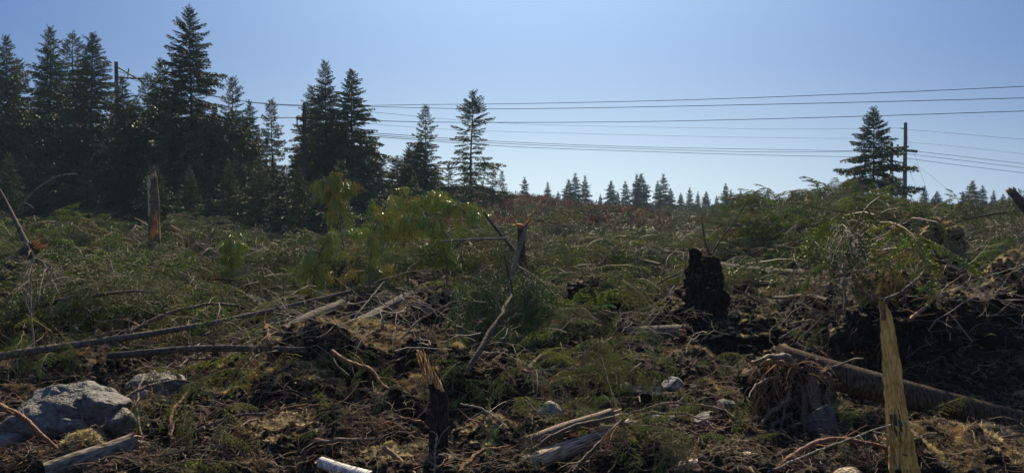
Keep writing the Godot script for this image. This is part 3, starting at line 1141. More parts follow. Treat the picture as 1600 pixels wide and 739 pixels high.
# drooping bunches of long pine needles on a bent stem
func pine(stem: PackedVector3Array, r: float, bunches: int, from: float, cols: Array, spread: float) -> Dictionary:
	var st := Shape.new()
	var k := stem.size() - 1
	tube(st, stem, tapers(k, r, r * .25), 7, Color(.2, .19, .17), .15)
	var nd := Shape.new()
	for i in bunches:
		var t := rf(from, 1.0) * k
		var a: Vector3 = stem[mini(int(t), k - 1)].lerp(stem[mini(int(t), k - 1) + 1], t - mini(int(t), k - 1))
		var e := a + Vector3(rf(-1, 1), rf(-.35, .45), rf(-1, 1)) * spread * rf(.4, 1.0)
		var q := bend(a, e, 4, Vector3.UP * .05, .015)
		tube(st, q, tapers(4, r * .3, r * .1), 4, Color(.17, .15, .12), .1, false)
		var tone: Color = cols[rng.randi() % cols.size()]
		for b in 4:
			var c: Vector3 = q[4].lerp(q[2], b / 4.0) + rv() * .03
			for m in 13:
				var nv := (Vector3.DOWN * rf(.3, 1.2) + (q[4] - q[2]).normalized() * rf(.1, .7) + rv() * .45).normalized()
				var w := nv.cross(rv()).normalized() * .0065
				var l := rf(.09, .17)
				var p0 := c + rv() * .05
				var mid := p0 + nv * l * .6
				var tip := p0 + nv * l + Vector3.DOWN * l * .18
				var cc := vary(tone, .35)
				nd.tri(p0 - w, p0 + w, mid + w, cc)
				nd.tri(mid - w, mid + w, tip, cc)
	return {stem = st.mesh(M.pale), needles = nd.mesh(M.pine)}

func bent_pine(label: String, at_: Vector3, stem: Array, r: float, bunches: int, from: float, cols: Array, spread: float) -> void:
	var cv := Curve3D.new()
	for i in stem.size():
		var p: Vector3 = stem[i]
		var pr: Vector3 = stem[maxi(i - 1, 0)]
		var ne: Vector3 = stem[mini(i + 1, stem.size() - 1)]
		cv.add_point(p, (pr - ne) / 6.0, (ne - pr) / 6.0)
	var pts := PackedVector3Array()
	for i in 17: pts.append(cv.sample_baked(cv.get_baked_length() * i / 16.0, true))
	var d := pine(pts, r, bunches, from, cols, spread)
	var o := thing("bent_pine", label, "pine", at_)
	part(o, "stem", d.stem)
	part(o, "needles", d.needles)

func rel(px: float, py: float, d: float, o: Vector3) -> Vector3:
	return at(px, py, d) - o

func make_slash() -> void:
	var near := []
	for a in [[GREEN, .1, .2, .15, .05], [GREEN, .3, .45, .35, .1], [FRESH, .1, .15, .1, .02], [DULL, .35, .6, .5, .25], [GREEN, .05, .1, .6, .05], [DULL, .1, .3, .2, .5], [FRESH, .25, .4, .45, .05], [BROWN, .15, .3, .3, .15]]:
		near.append(near_bough(a[0], a[1], a[2], a[3], a[4]))
	var near_m := []
	for s in near: near_m.append(s.mesh(M.needle))
	var mid := []
	for a in [[GREEN, .1, .2, .15, .05], [DULL, .35, .6, .45, .2], [GREEN, .3, .5, .4, .1], [DULL, .1, .25, .2, .4], [FRESH, .2, .4, .3, .05], [DULL, .4, .75, .5, .1], [BROWN, .2, .4, .3, .15]]:
		mid.append(mid_bough(a[0], a[1], a[2], a[3], a[4]))
	var mid_m := []
	for s in mid: mid_m.append(s.mesh(M.needle))

	# whole young spruces, pushed over
	var kinds := [fallen(3.2, 1.0, mid, 46), fallen(4.4, 1.15, mid, 60), fallen(2.6, .9, [mid[0], mid[2], mid[4]], 40), fallen(3.8, 1.0, [mid[1], mid[3], mid[5]], 52)]
	var protos := []
	for k in kinds:
		var o := thing("fallen_spruce", "young green spruce pushed over in the tangle between the logs", "felled tree", Vector3.ZERO, "young spruces pushed over across the clearing")
		part(o, "trunk", k.trunk)
		part(o, "crown", k.crown)
		protos.append(o)
	var n := 0
	for zone in [[-170, 345, 330, 430, 24], [330, 385, 720, 470, 15], [700, 345, 1000, 440, 18], [980, 345, 1340, 430, 22], [1150, 300, 1420, 345, 16], [1330, 345, 1790, 395, 20], [700, 322, 1350, 345, 30], [-170, 430, 420, 540, 14], [1400, 320, 1790, 350, 13], [800, 440, 1060, 500, 7]]:
		for i in zone[4]:
			var p := hit(rf(zone[0], zone[2]), rf(zone[1], zone[3]))
			if p.y < -100 or kept_open(p, .7): continue
			var o: Node3D = protos[n] if n < 4 else copy(protos[rng.randi() % 4], "")
			n += 1
			o.position = p + Vector3(0, rf(-.05, .2), 0)
			meta(o, "young green spruce pushed over " + place_words(p), "felled tree", "young spruces pushed over " + place_words(p))
			o.rotation = Vector3(rf(-.4, .4), rf(0, TAU), rf(-.06, .16))
			o.scale = Vector3.ONE * rf(.7, 1.15)

	# cut and torn boughs: the nearest are things, the rest a mass
	var tr := []
	for z in [[-170, 400, 480, 560, 356, 0.6, 1.3], [330, 410, 700, 480, 108, 0.5, 1.1], [700, 430, 1060, 520, 186, 0.5, 1.1], [830, 545, 1010, 625, 71, 0.35, 0.75], [860, 640, 1060, 700, 24, 0.3, 0.6], [380, 560, 470, 610, 18, 0.4, 0.8], [1150, 430, 1340, 540, 50, 0.3, 0.6], [1420, 440, 1790, 480, 21, 0.25, 0.45], [1540, 480, 1790, 560, 88, 0.4, 0.8], [640, 560, 760, 590, 15, 0.3, 0.5], [-170, 545, 100, 600, 65, 0.3, 0.7], [1080, 530, 1180, 640, 15, 0.25, 0.5], [200, 600, 700, 739, 60, 0.2, 0.45], [700, 590, 1100, 735, 74, 0.2, 0.5], [1080, 600, 1330, 735, 24, 0.2, 0.4], [1330, 540, 1790, 700, 27, 0.2, 0.4], [520, 520, 720, 560, 16, 0.25, 0.5]]:
		tr.append_array(scatter(z[0], z[1], z[2], z[3], z[4], z[5], z[6], .6, .35))
	tr.sort_custom(func(a, b): return a.origin.length() < b.origin.length())
	var rest := []
	for i in tr.size():
		if i < 290:
			var k := rng.randi() % near_m.size()
			var o := single("spruce_bough", near_m[k], "green spruce bough torn off " + place_words(tr[i].origin), "bough", Vector3.ZERO, "torn spruce boughs " + place_words(tr[i].origin))
			o.transform = tr[i]
		else:
			rest.append(tr[i])
	var s1 := split(rest, near_m.size())
	for i in near_m.size(): stuff("bough_litter", near_m[i], s1[i], tints(s1[i].size(), .25), "green boughs heaped among the logs", "boughs")
	tr = []
	for z in [[-170, 340, 340, 430, 882, 0.66, 1.54], [340, 360, 720, 440, 461, 0.55, 1.32], [700, 335, 1340, 440, 1260, 0.66, 1.65], [1060, 400, 1330, 450, 190, 0.4, 0.9], [1150, 298, 1430, 350, 588, 0.77, 1.76], [1330, 340, 1790, 440, 785, 0.55, 1.43], [1400, 320, 1790, 350, 364, 0.77, 1.76], [760, 318, 1300, 338, 588, 0.99, 1.98]]:
		tr.append_array(scatter(z[0], z[1], z[2], z[3], z[4], z[5], z[6], .85, .4))
	var s2 := split(tr, mid_m.size())
	for i in mid_m.size(): stuff("bough_litter", mid_m[i], s2[i], tints(s2[i].size(), .3), "grey green boughs covering the clearing", "boughs")

	# whipped over saplings, leafless and pale
	var sap := []
	for a in [[.7, 1.3, 12], [1.0, 1.1, 16], [.5, 1.6, 12], [.85, .8, 14], [.45, 1.0, 9]]:
		sap.append(bent_sapling(a[0], a[1], a[2], Color(.2, .178, .15)))
	for z in [[-170, 385, 340, 560, 26], [340, 400, 560, 520, 4], [780, 380, 1060, 470, 8], [1000, 350, 1400, 450, 10], [1180, 420, 1400, 540, 6], [1400, 400, 1790, 520, 14], [700, 330, 1300, 380, 12], [1150, 300, 1430, 350, 6]]:
		for i in z[4]:
			var p := hit(rf(z[0], z[2]), rf(z[1], z[3]))
			if p.y < -100 or kept_open(p): continue
			var o := single("bent_sapling", sap[rng.randi() % sap.size()], "pale leafless sapling bent over " + place_words(p), "sapling", p, "leafless saplings bent over " + place_words(p))
			o.rotation = Vector3(rf(-.3, .3), rf(0, TAU), rf(-.2, .2))
			o.scale = Vector3.ONE * rf(.6, 1.15)

	# the bent pines with yellowed needles left of the middle
	var b := ground(545, 13.4)
	bent_pine("bent pine whose curled top with orange tinged needles stands highest", b, [Vector3.ZERO, rel(534, 370, 13.4, b), rel(520, 315, 13.3, b), rel(513, 288, 13.2, b), rel(522, 277, 13.2, b), rel(535, 284, 13.2, b), rel(538, 300, 13.2, b)], .022, 44, .5, [Color(.24, .26, .05), Color(.32, .23, .06), Color(.18, .22, .05), Color(.2, .24, .05)], .30)
	b = ground(575, 12.6)
	bent_pine("grey forked pine stem with yellow green needles low on the slash", b, [Vector3.ZERO, rel(580, 390, 12.6, b), rel(590, 350, 12.7, b), rel(603, 320, 12.8, b), rel(607, 300, 12.9, b)], .03, 46, .2, YELLOW, .5)
	b = ground(640, 13.0)
	bent_pine("pine bent far to the right with hanging yellow needle curtains", b, [Vector3.ZERO, rel(630, 350, 13.0, b), rel(648, 318, 13.0, b), rel(680, 312, 12.9, b), rel(715, 325, 12.7, b), rel(745, 350, 12.5, b)], .03, 80, .3, YELLOW, .42)
	b = ground(700, 12.4)
	bent_pine("pine lying right over the white log with drooping olive needles", b, [Vector3.ZERO, rel(690, 365, 12.4, b), rel(660, 345, 12.4, b), rel(625, 345, 12.3, b)], .026, 50, .3, YELLOW, .4)
	b = ground(480, 12.2)
	bent_pine("low pine leaning left among the bare branches", b, [Vector3.ZERO, rel(500, 395, 12.0, b), rel(520, 372, 12.0, b), rel(556, 368, 12.0, b)], .02, 44, .2, YELLOW, .42)
	var oc := near_bough([Color(.46, .34, .07), Color(.52, .36, .08), Color(.34, .3, .07)], .15, .5, .9, .0)
	var och := Shape.new()
	var top := at(1384, 398, 7.1)
	var stem := bend(Vector3(0, -.75, 0), Vector3(.04, 0, 0), 6, Vector3(-.06, 0, 0), .01)
	tube(och, stem, tapers(6, .012, .006), 6, Color(.12, .09, .06), .1)
	for i in 18:
		var a2 := rf(0, TAU)
		och.add(oc, Transform3D(turn(a2, rf(-.5, .5), rf(-.3, .3)).scaled(Vector3.ONE * rf(.2, .4)), Vector3(.02, rf(-.3, .02), 0)))
	single("drooping_sapling", och.mesh(M.needle), "drooping ochre needled sapling above the split yellow trunk", "sapling", top)
	b = ground(360, 14.5)
	bent_pine("yellow green bush of needles at the right of the left stump", b, [Vector3.ZERO, rel(362, 385, 14.5, b), rel(372, 365, 14.4, b)], .02, 40, .2, FRESH, .4)

	# the hanging spruce top in the middle
	var o := thing("hanging_spruce_top", "dark drooping spruce top hanging over the wet hollow", "felled tree", ground(790, 8.9))
	var cr := Shape.new()
	var dark := [mid_bough(HANG, .0, .1, .9, .02), mid_bough(HANG, .05, .2, .8, .05), mid_bough(HANG, .1, .3, .7, .0)]
	for i in 80:
		var hgt := pow(rng.randf(), .8) * .85 + .2
		var a := rf(0, TAU)
		var x := Vector3(cos(a) * rf(.5, 1.2), -rf(.3, 1.4), sin(a) * rf(.4, 1.0)).normalized()
		var z := x.cross(Vector3.UP).normalized()
		cr.add(dark[i % 3], Transform3D(Basis(x, z.cross(x), z).scaled(Vector3.ONE * rf(.5, .95)), Vector3(cos(a) * .22 + (.85 - hgt) * .1, hgt * .9, sin(a) * .2)))
	part(o, "crown", cr.mesh(M.needle))
	var st := Shape.new()
	tube(st, bend(Vector3(.1, 0, 0), Vector3(-.02, 1.0, 0), 8, Vector3(.05, 0, 0), .01), tapers(8, .03, .01), 8, Color(.1, .085, .07), .15)
	part(o, "stem", st.mesh(M.bark))

	# single boughs that stand out
	for q in [[545, 616, 6.0, .34, 1.2, 0, "small upright spruce sprig on the dark mound behind the splintered stump"], [1440, 652, 5.6, .42, .5, 2, "yellow green spruce sprig beside the split yellow trunk, under the big log"], [235, 738, 4.55, .75, .05, 6, "green frond with pale ribs at the very bottom of the view"], [905, 590, 7.0, .7, .5, 2, "bright green spruce bough in the wet hollow, brightest of them"], [1160, 690, 5.2, .3, .3, 2, "low green sprig beside the pale broken slab"], [440, 580, 6.3, .8, .25, 4, "grey green fan of spruce at the left end of the mossy mound"]]:
		var e := single("spruce_bough", near_m[q[5]], q[6], "bough", at(q[0], q[1], q[2]))
		e.rotation = Vector3(rf(-.4, .4), rf(-.4, .4), q[4])
		e.scale = Vector3.ONE * q[3]

# ---------------------------------------------------------------- logs and broken trunks
func lie(px: float, py: float, lift: float) -> Vector3:
	var p := hit(px, py)
	return EYE + (p - EYE) * lift

func make_timber() -> void:
	var grey := Color(.135, .12, .105)
	var pale := Color(.22, .205, .185)
	var dark := Color(.13, .115, .10)
	var tab := [
		["dark log lying level under the long slim pale log", 170, 556, 480, 546, .97, .97, .035, .03, 0, dark, 0, 0, 6],
		["grey log lying level at the foot of the left stump", 208, 411, 505, 402, .88, .88, .085, .045, 1, grey, .15, 0, 6],
		["dark log rising right behind the left stump", 205, 400, 410, 366, .95, .9, .09, .05, 0, dark, 0, 0, 6],
		["grey log lower in the left tangle", 175, 459, 300, 453, .90, .90, .05, .035, 1, grey, 0, 0, 4],
		["long straight grey log right of the middle", 1018, 388, 1345, 420, .90, .90, .075, .045, 0, grey, .1, 0, 7],
		["thin grey log sloping down left of the black root ball", 896, 396, 1030, 416, .88, .88, .06, .03, 1, grey, 0, 0, 4],
		["pale log half buried beside the black root ball", 1120, 442, 1215, 444, .9, .9, .07, .05, 1, pale, 0, 0, 1],
		["thin level log far behind the split trunk in the middle", 918, 338, 955, 337, .93, .93, .13, .1, 1, grey, 0, 0, 0],
		["grey log beside the right root balls", 1225, 390, 1420, 398, .88, .88, .06, .03, 1, grey, 0, 0, 5],
		["thin pale pole slanting over the right slash", 1200, 462, 1290, 474, .90, .90, .03, .02, 1, grey, 0, 0, 3],
		["short dark log in the slash under the far pile", 1440, 370, 1600, 372, .88, .88, .06, .04, 0, dark, 0, 0, 4],
		["thin stick lying over the puddle edge", 830, 580, 905, 575, .98, .98, .016, .012, 1, pale, 0, 0, 0],
		["tilted brown stick rising beside the puddle", 818, 582, 862, 552, .98, .95, .022, .01, 0, Color(.2, .16, .12), 0, 0, 1],
	]
	timber("fallen_log", "long slim pale log slanting up across the left slash", "log", at(-20, 560, 6.9), at(548, 456, 9.6), .04, .022, M.pale, grey, 0, 0, 9)
	for t in tab:
		timber("fallen_log", t[0], "log", lie(t[1], t[2], t[5]), lie(t[3], t[4], t[6]), t[7], t[8], M.pale if t[9] else M.bark, t[10], t[11], t[12], t[13], Color(.5, .36, .18), "")
	# propped up and protruding timber
	timber("fallen_log", "thick pale log ending at the mossy mound", "log", at(478, 534, 6.95), at(642, 461, 9.6), .06, .056, M.pale, Color(.135, .125, .11), .08, 0, 5)
	timber("fallen_log", "short pale log with a slanted cut left of the thick one", "log", at(443, 518, 7.3), at(530, 471, 9.2), .055, .045, M.pale, Color(.12, .11, .1), 0, .05, 3)
	timber("fallen_log", "bright white log among the yellow pines", "log", lie(618, 416, .93), lie(670, 387, .93), .11, .10, M.pale, Color(.36, .35, .32), .08, .08, 1)
	timber("fallen_log", "short thick log with a torn orange end beside the black root ball", "log", at(985, 522, 9.3), at(1068, 523, 8.9), .10, .115, M.pale, grey, 0, .06, 2, Color(.42, .22, .1))
	timber("fallen_log", "broken log at the left margin with a torn orange end", "log", ground(-190, 8.6), at(52, 384, 9.2), .12, .085, M.bark, dark, 0, .14, 1, Color(.55, .3, .1))
	timber("fallen_log", "bare grey stem leaning from the broken log at the left margin", "log", at(42, 384, 9.15), at(-4, 296, 9.6), .035, .012, M.pale, grey, .2, 0, 3)
	timber("fallen_log", "white slim birch stem sloping above the right root balls", "log", lie(1500, 342, .92), lie(1615, 374, .9), .05, .055, M.pale, pale, 0, 0, 5)
	timber("fallen_log", "broken dark log poking in at the right margin against the skyline", "log", at(1583, 300, 14), ground(1740, 13.2), .075, .13, M.bark, dark, .12, 0, 0, Color(.3, .2, .12))
	timber("fallen_log", "short log with rough bark at the bottom left before the grey boulder", "log", at(70, 738, 4.6), at(212, 690, 4.9), .062, .07, M.bark, Color(.24, .21, .17), 0, .06, 2, Color(.36, .22, .1))
	timber("fallen_log", "rotten pale log split along its length at the bottom middle", "log", at(775, 748, 4.75), at(985, 660, 5.3), .07, .045, M.wood, Color(.42, .36, .28), .06, .10, 3, Color(.6, .5, .34))
	timber("fallen_log", "white log end at the bottom edge left of the middle", "log", at(500, 722, 4.75), at(580, 748, 4.5), .035, .05, M.pale, Color(.6, .6, .6), .03, 0, 0)
	timber("fallen_log", "flat pale broken slab of wood at the bottom right of the middle", "log", at(1060, 735, 4.75), at(1172, 716, 4.95), .055, .05, M.wood, Color(.62, .56, .46), .1, .05, 0, Color(.6, .5, .36))
	timber("fallen_log", "curved brown root lying over the rotten pale log", "root", at(830, 690, 5.0), at(955, 645, 5.25), .045, .04, M.root, Color(.2, .14, .10), .08, .1, 0, Color(.4, .3, .2))
	timber("fallen_log", "grey dead stem leaning left of the split trunk in the middle", "log", at(805, 394, 11.6), at(757, 332, 12.2), .035, .02, M.bark, dark, .1, .1, 2)
	timber("fallen_log", "crooked pale branch lying left from the split trunk in the middle", "log", at(796, 372, 11.4), at(690, 378, 11.3), .022, .012, M.pale, pale, 0, 0, 4)

	# broken standing trunks
	var o := thing("broken_stump", "tall barkless broken stump standing before the left forest", "stump", ground(240, 17.5, -.1))
	var H := at(240, 277, 17.5).y - o.position.y
	var s := Shape.new()
	tube(s, bend(Vector3.ZERO, Vector3(-.04, H, 0), 10, Vector3(.03, 0, 0), .012), tapers(10, .15, .105), 14, Color(.22, .175, .13), .16)
	part(o, "trunk", s.mesh(M.bark))
	s = Shape.new()
	var pl := bend(Vector3(-.045, H * .62, .03), Vector3(-.05, H * 1.0, .0), 5, Vector3.ZERO, .01)
	tube(s, pl, tapers(5, .075, .115), 10, Color(.62, .54, .42), .1)
	part(o, "bare_wood", s.mesh(M.wood), "pale bare wood of the broken top")
	var e := part(o, "torn_top", splinters(.105, 18, .13, Color(.5, .42, .3)).mesh(M.wood))
	e.position = Vector3(-.045, H, 0)
	for i in 5:
		s = Shape.new()
		var x := .02 + i * .035
		var y0 := H * rf(.40, .46)
		tube(s, bend(Vector3(x - .04, y0, .125), Vector3(x + rf(-.03, .04), H * rf(.6, .67), .125 + rf(0, .05)), 4, Vector3.ZERO, .008), tapers(4, .028, .008), 5, Color(.7, .36, .12), .2)
		part(o, "splinter", s.mesh(M.wood), "orange splinter torn from the side")

	o = thing("broken_stump", "split grey trunk with an orange torn top in the middle of the clearing", "stump", ground(815, 11.0, -.05))
	var b := o.position
	s = Shape.new()
	tube(s, PackedVector3Array([rel(792, 462, 11, b), rel(797, 440, 11, b), rel(804, 415, 11, b), rel(810, 392, 11, b), rel(817, 370, 11, b), rel(824, 348, 11, b)]), PackedFloat32Array([.02, .03, .036, .04, .036, .022]), 10, Color(.25, .22, .19), .15)
	part(o, "split_stem", s.mesh(M.pale))
	s = Shape.new()
	tube(s, PackedVector3Array([rel(822, 470, 11.1, b), rel(818, 430, 11.1, b), rel(815, 395, 11.1, b), rel(814, 356, 11.1, b)]), PackedFloat32Array([.085, .068, .058, .052]), 12, Color(.14, .11, .085), .15)
	part(o, "trunk", s.mesh(M.bark))
	for i in 9:
		s = Shape.new()
		var a := rf(-1.3, 1.3)
		var p0 := rel(817 + rf(-4, 6), 356, 11.05, b)
		tube(s, bend(p0, p0 + Vector3(sin(a) * rf(.1, .24), rf(.03, .2), rf(-.05, .1)), 3, rv() * .02, .01), tapers(3, .024, .006), 5, vary(Color(.7, .36, .13), .3), .15)
		part(o, "splinter", s.mesh(M.wood), "orange torn splinter")

	# the splintered stump of the foreground
	o = thing("splintered_stump", "dark broken stem with upright yellow splinters in the middle foreground", "stump", ground(690, 5.0, -.35))
	b = o.position
	s = Shape.new()
	tube(s, PackedVector3Array([Vector3.ZERO, rel(685, 720, 5, b), rel(686, 670, 5, b), rel(686, 630, 5, b), rel(684, 606, 5, b), rel(678, 590, 5, b), rel(672, 574, 5.0, b)]), PackedFloat32Array([.085, .07, .064, .06, .056, .05, .02]), 14, Color(.055, .042, .034), .14)
	part(o, "trunk", s.mesh(M.bark))
	for q in [[668, 596, 652, 547, .017], [673, 600, 657, 548, .017], [678, 604, 660, 556, .016], [682, 606, 668, 560, .014], [686, 608, 676, 572, .014], [690, 611, 682, 586, .012], [692, 612, 687, 592, .010], [664, 588, 650, 552, .010], [670, 592, 661, 545, .008]]:
		s = Shape.new()
		var p0 := rel(q[0], q[1], 4.95 + rf(-.03, .03), b)
		var p1 := rel(q[2], q[3], 4.97 + rf(-.03, .03), b)
		tube(s, bend(p0, p1, 6, Vector3(rf(-.01, .01), 0, 0), .003), tapers(6, q[4], q[4] * .35), 5, vary(Color(.75, .5, .2), .2), .12)
		part(o, "splinter", s.mesh(M.wood), "upright yellow splinter")

	split_trunk()
	make_broken_branches()

func make_broken_branches() -> void:
	var kinds := []
	for i in 6:
		var s := Shape.new()
		var L := rf(.5, 1.1)
		var r := rf(.009, .02)
		var q := bend(Vector3(-L * .5, 0, 0), Vector3(L * .5, rf(0, .12), 0), 9, Vector3(0, rf(0, .1), rf(-.1, .1)), .012)
		var col: Color = [Color(.20, .16, .13), Color(.15, .115, .09), Color(.26, .22, .18), Color(.22, .14, .09)][i % 4]
		tube(s, q, tapers(9, r, r * .5), 7, col, .15)
		for j in 4:
			var p0: Vector3 = q[rng.randi_range(1, 8)]
			var l := rf(.06, .3)
			tube(s, bend(p0, p0 + Vector3(rf(.1, .9), rf(-.2, .8), rf(-.9, .9)).normalized() * l, 4, rv() * l * .1, l * .03), tapers(4, r * .4, .002), 5, vary(col, .2), .1, false)
		kinds.append([s.mesh(M.bark), splinters(r, 7, rf(.03, .08), Color(.55, .38, .18)).mesh(M.wood), q[0]])
	for z in [[-170, 560, 1790, 735, 56, 0.5, 1.1], [-170, 420, 1790, 560, 74, 0.8, 1.8], [300, 345, 1790, 420, 57, 1.2, 2.6]]:
		for i in z[4]:
			var p := hit(rf(z[0], z[2]), rf(z[1], z[3]))
			if p.y < -100 or kept_open(p): continue
			var k: Array = kinds[rng.randi() % 6]
			var o := thing("broken_branch", "broken bare branch lying " + place_words(p), "branch", p + Vector3(0, rf(.01, .06) + (.2 * rng.randf() if z[1] < 500 else 0.0), 0), "broken branches " + place_words(p))
			part(o, "stem", k[0])
			var e := part(o, "torn_end", k[1])
			e.position = k[2]
			e.rotation.z = PI / 2
			o.basis = turn(rf(0, TAU), rf(-.15, .4), rf(-1, 1)).scaled(Vector3.ONE * rf(z[5], z[6]))

# the tall trunk split lengthwise, its yellow face towards the viewer
func split_trunk() -> void:
	var d := 4.55
	var o := thing("split_stump", "tall yellow trunk split lengthwise at the right of the foreground", "stump", ground(1412, d, -.3))
	var b := o.position
	var rows := 44
	var cols := 26
	# outline in the photograph's measure: row, left edge, right edge
	var prof := [[470, 1376, 1384], [490, 1377, 1394], [520, 1378, 1400], [560, 1380, 1407], [600, 1382, 1413], [640, 1385, 1418], [680, 1387, 1424], [720, 1390, 1434], [760, 1392, 1442], [840, 1394, 1449]]
	var face := []
	var backs := []
	for i in rows + 1:
		var py := lerpf(470, 840, float(i) / rows)
		var k := 0
		while k < prof.size() - 2 and prof[k + 1][0] < py: k += 1
		var t: float = (py - prof[k][0]) / (prof[k + 1][0] - prof[k][0])
		var l: float = lerpf(prof[k][1], prof[k + 1][1], t) + nc.get_noise_1d(py * .9) * 1.6
		var r: float = lerpf(prof[k][2], prof[k + 1][2], t) + nc.get_noise_1d(py * .7 + 90) * 2.2
		var line := PackedVector3Array()
		var line2 := PackedVector3Array()
		for j in cols + 1:
			var u := float(j) / cols
			var px := lerpf(l, r, u)
			var ridge := nb.get_noise_2d(px * .32, py * .012) * .007 + nc.get_noise_2d(px * .2, py * .02) * .003
			if py > 655 and px > 1398 - (py - 655) * .05: ridge += .012 + .016 * float(int(px * .21) % 2)
			var p := at(px, py, d + (840.0 - py) / 370.0 * .5) - b
			line.append(p + Vector3(0, 0, .015 * sin(u * PI) + ridge))
			line2.append(p + Vector3(0, 0, -.012 - sin(u * PI) * .075 * minf(1.0, (py - 465) / 60.0)))
		face.append(line)
		backs.append(line2)
	var sf := Shape.new()
	var sb := Shape.new()
	for i in rows:
		for j in cols:
			var c := vary(Color(.84, .50, .13), .07)
			if nb.get_noise_2d(j * 1.3, i * .09 + 40) > .28: c = c * .72
			if absf(i - 21.5 - nb.get_noise_1d(j * .5) * 4) < 1.2 and j > 3 and j < 16: c = Color(.10, .065, .03)
			sf.tri(face[i][j], face[i + 1][j], face[i][j + 1], c)
			sf.tri(face[i][j + 1], face[i + 1][j], face[i + 1][j + 1], c)
			var k := vary(Color(.12, .09, .065), .2)
			sb.tri(backs[i][j], backs[i][j + 1], backs[i + 1][j], k)
			sb.tri(backs[i][j + 1], backs[i + 1][j + 1], backs[i + 1][j], k)
		for e in [0, cols]:
			sb.tri(face[i][e], backs[i][e], face[i + 1][e], Color(.25, .16, .07))
			sb.tri(face[i + 1][e], backs[i][e], backs[i + 1][e], Color(.25, .16, .07))
	part(o, "split_face", sf.mesh(M.fresh), "yellow split face of clean wood")
	part(o, "bark", sb.mesh(M.bark))
	for q in [[1392, 735, 1394, 655, .010], [1399, 740, 1400, 668, .010], [1408, 745, 1407, 640, .009], [1380, 500, 1374, 448, .012], [1384, 500, 1383, 462, .008], [1376, 470, 1352, 447, .016], [1366, 470, 1340, 440, .02]]:
		var s := Shape.new()
		tube(s, bend(rel(q[0], q[1], d - .03 + (840.0 - q[1]) / 370.0 * .5, b), rel(q[2], q[3], d + (840.0 - q[3]) / 370.0 * .5, b), 5, Vector3.ZERO, .004), tapers(5, q[4], q[4] * .4), 5, vary(Color(.46, .3, .12) if q[3] > 600 else Color(.3, .18, .09), .15), .2)
		part(o, "splinter", s.mesh(M.wood))

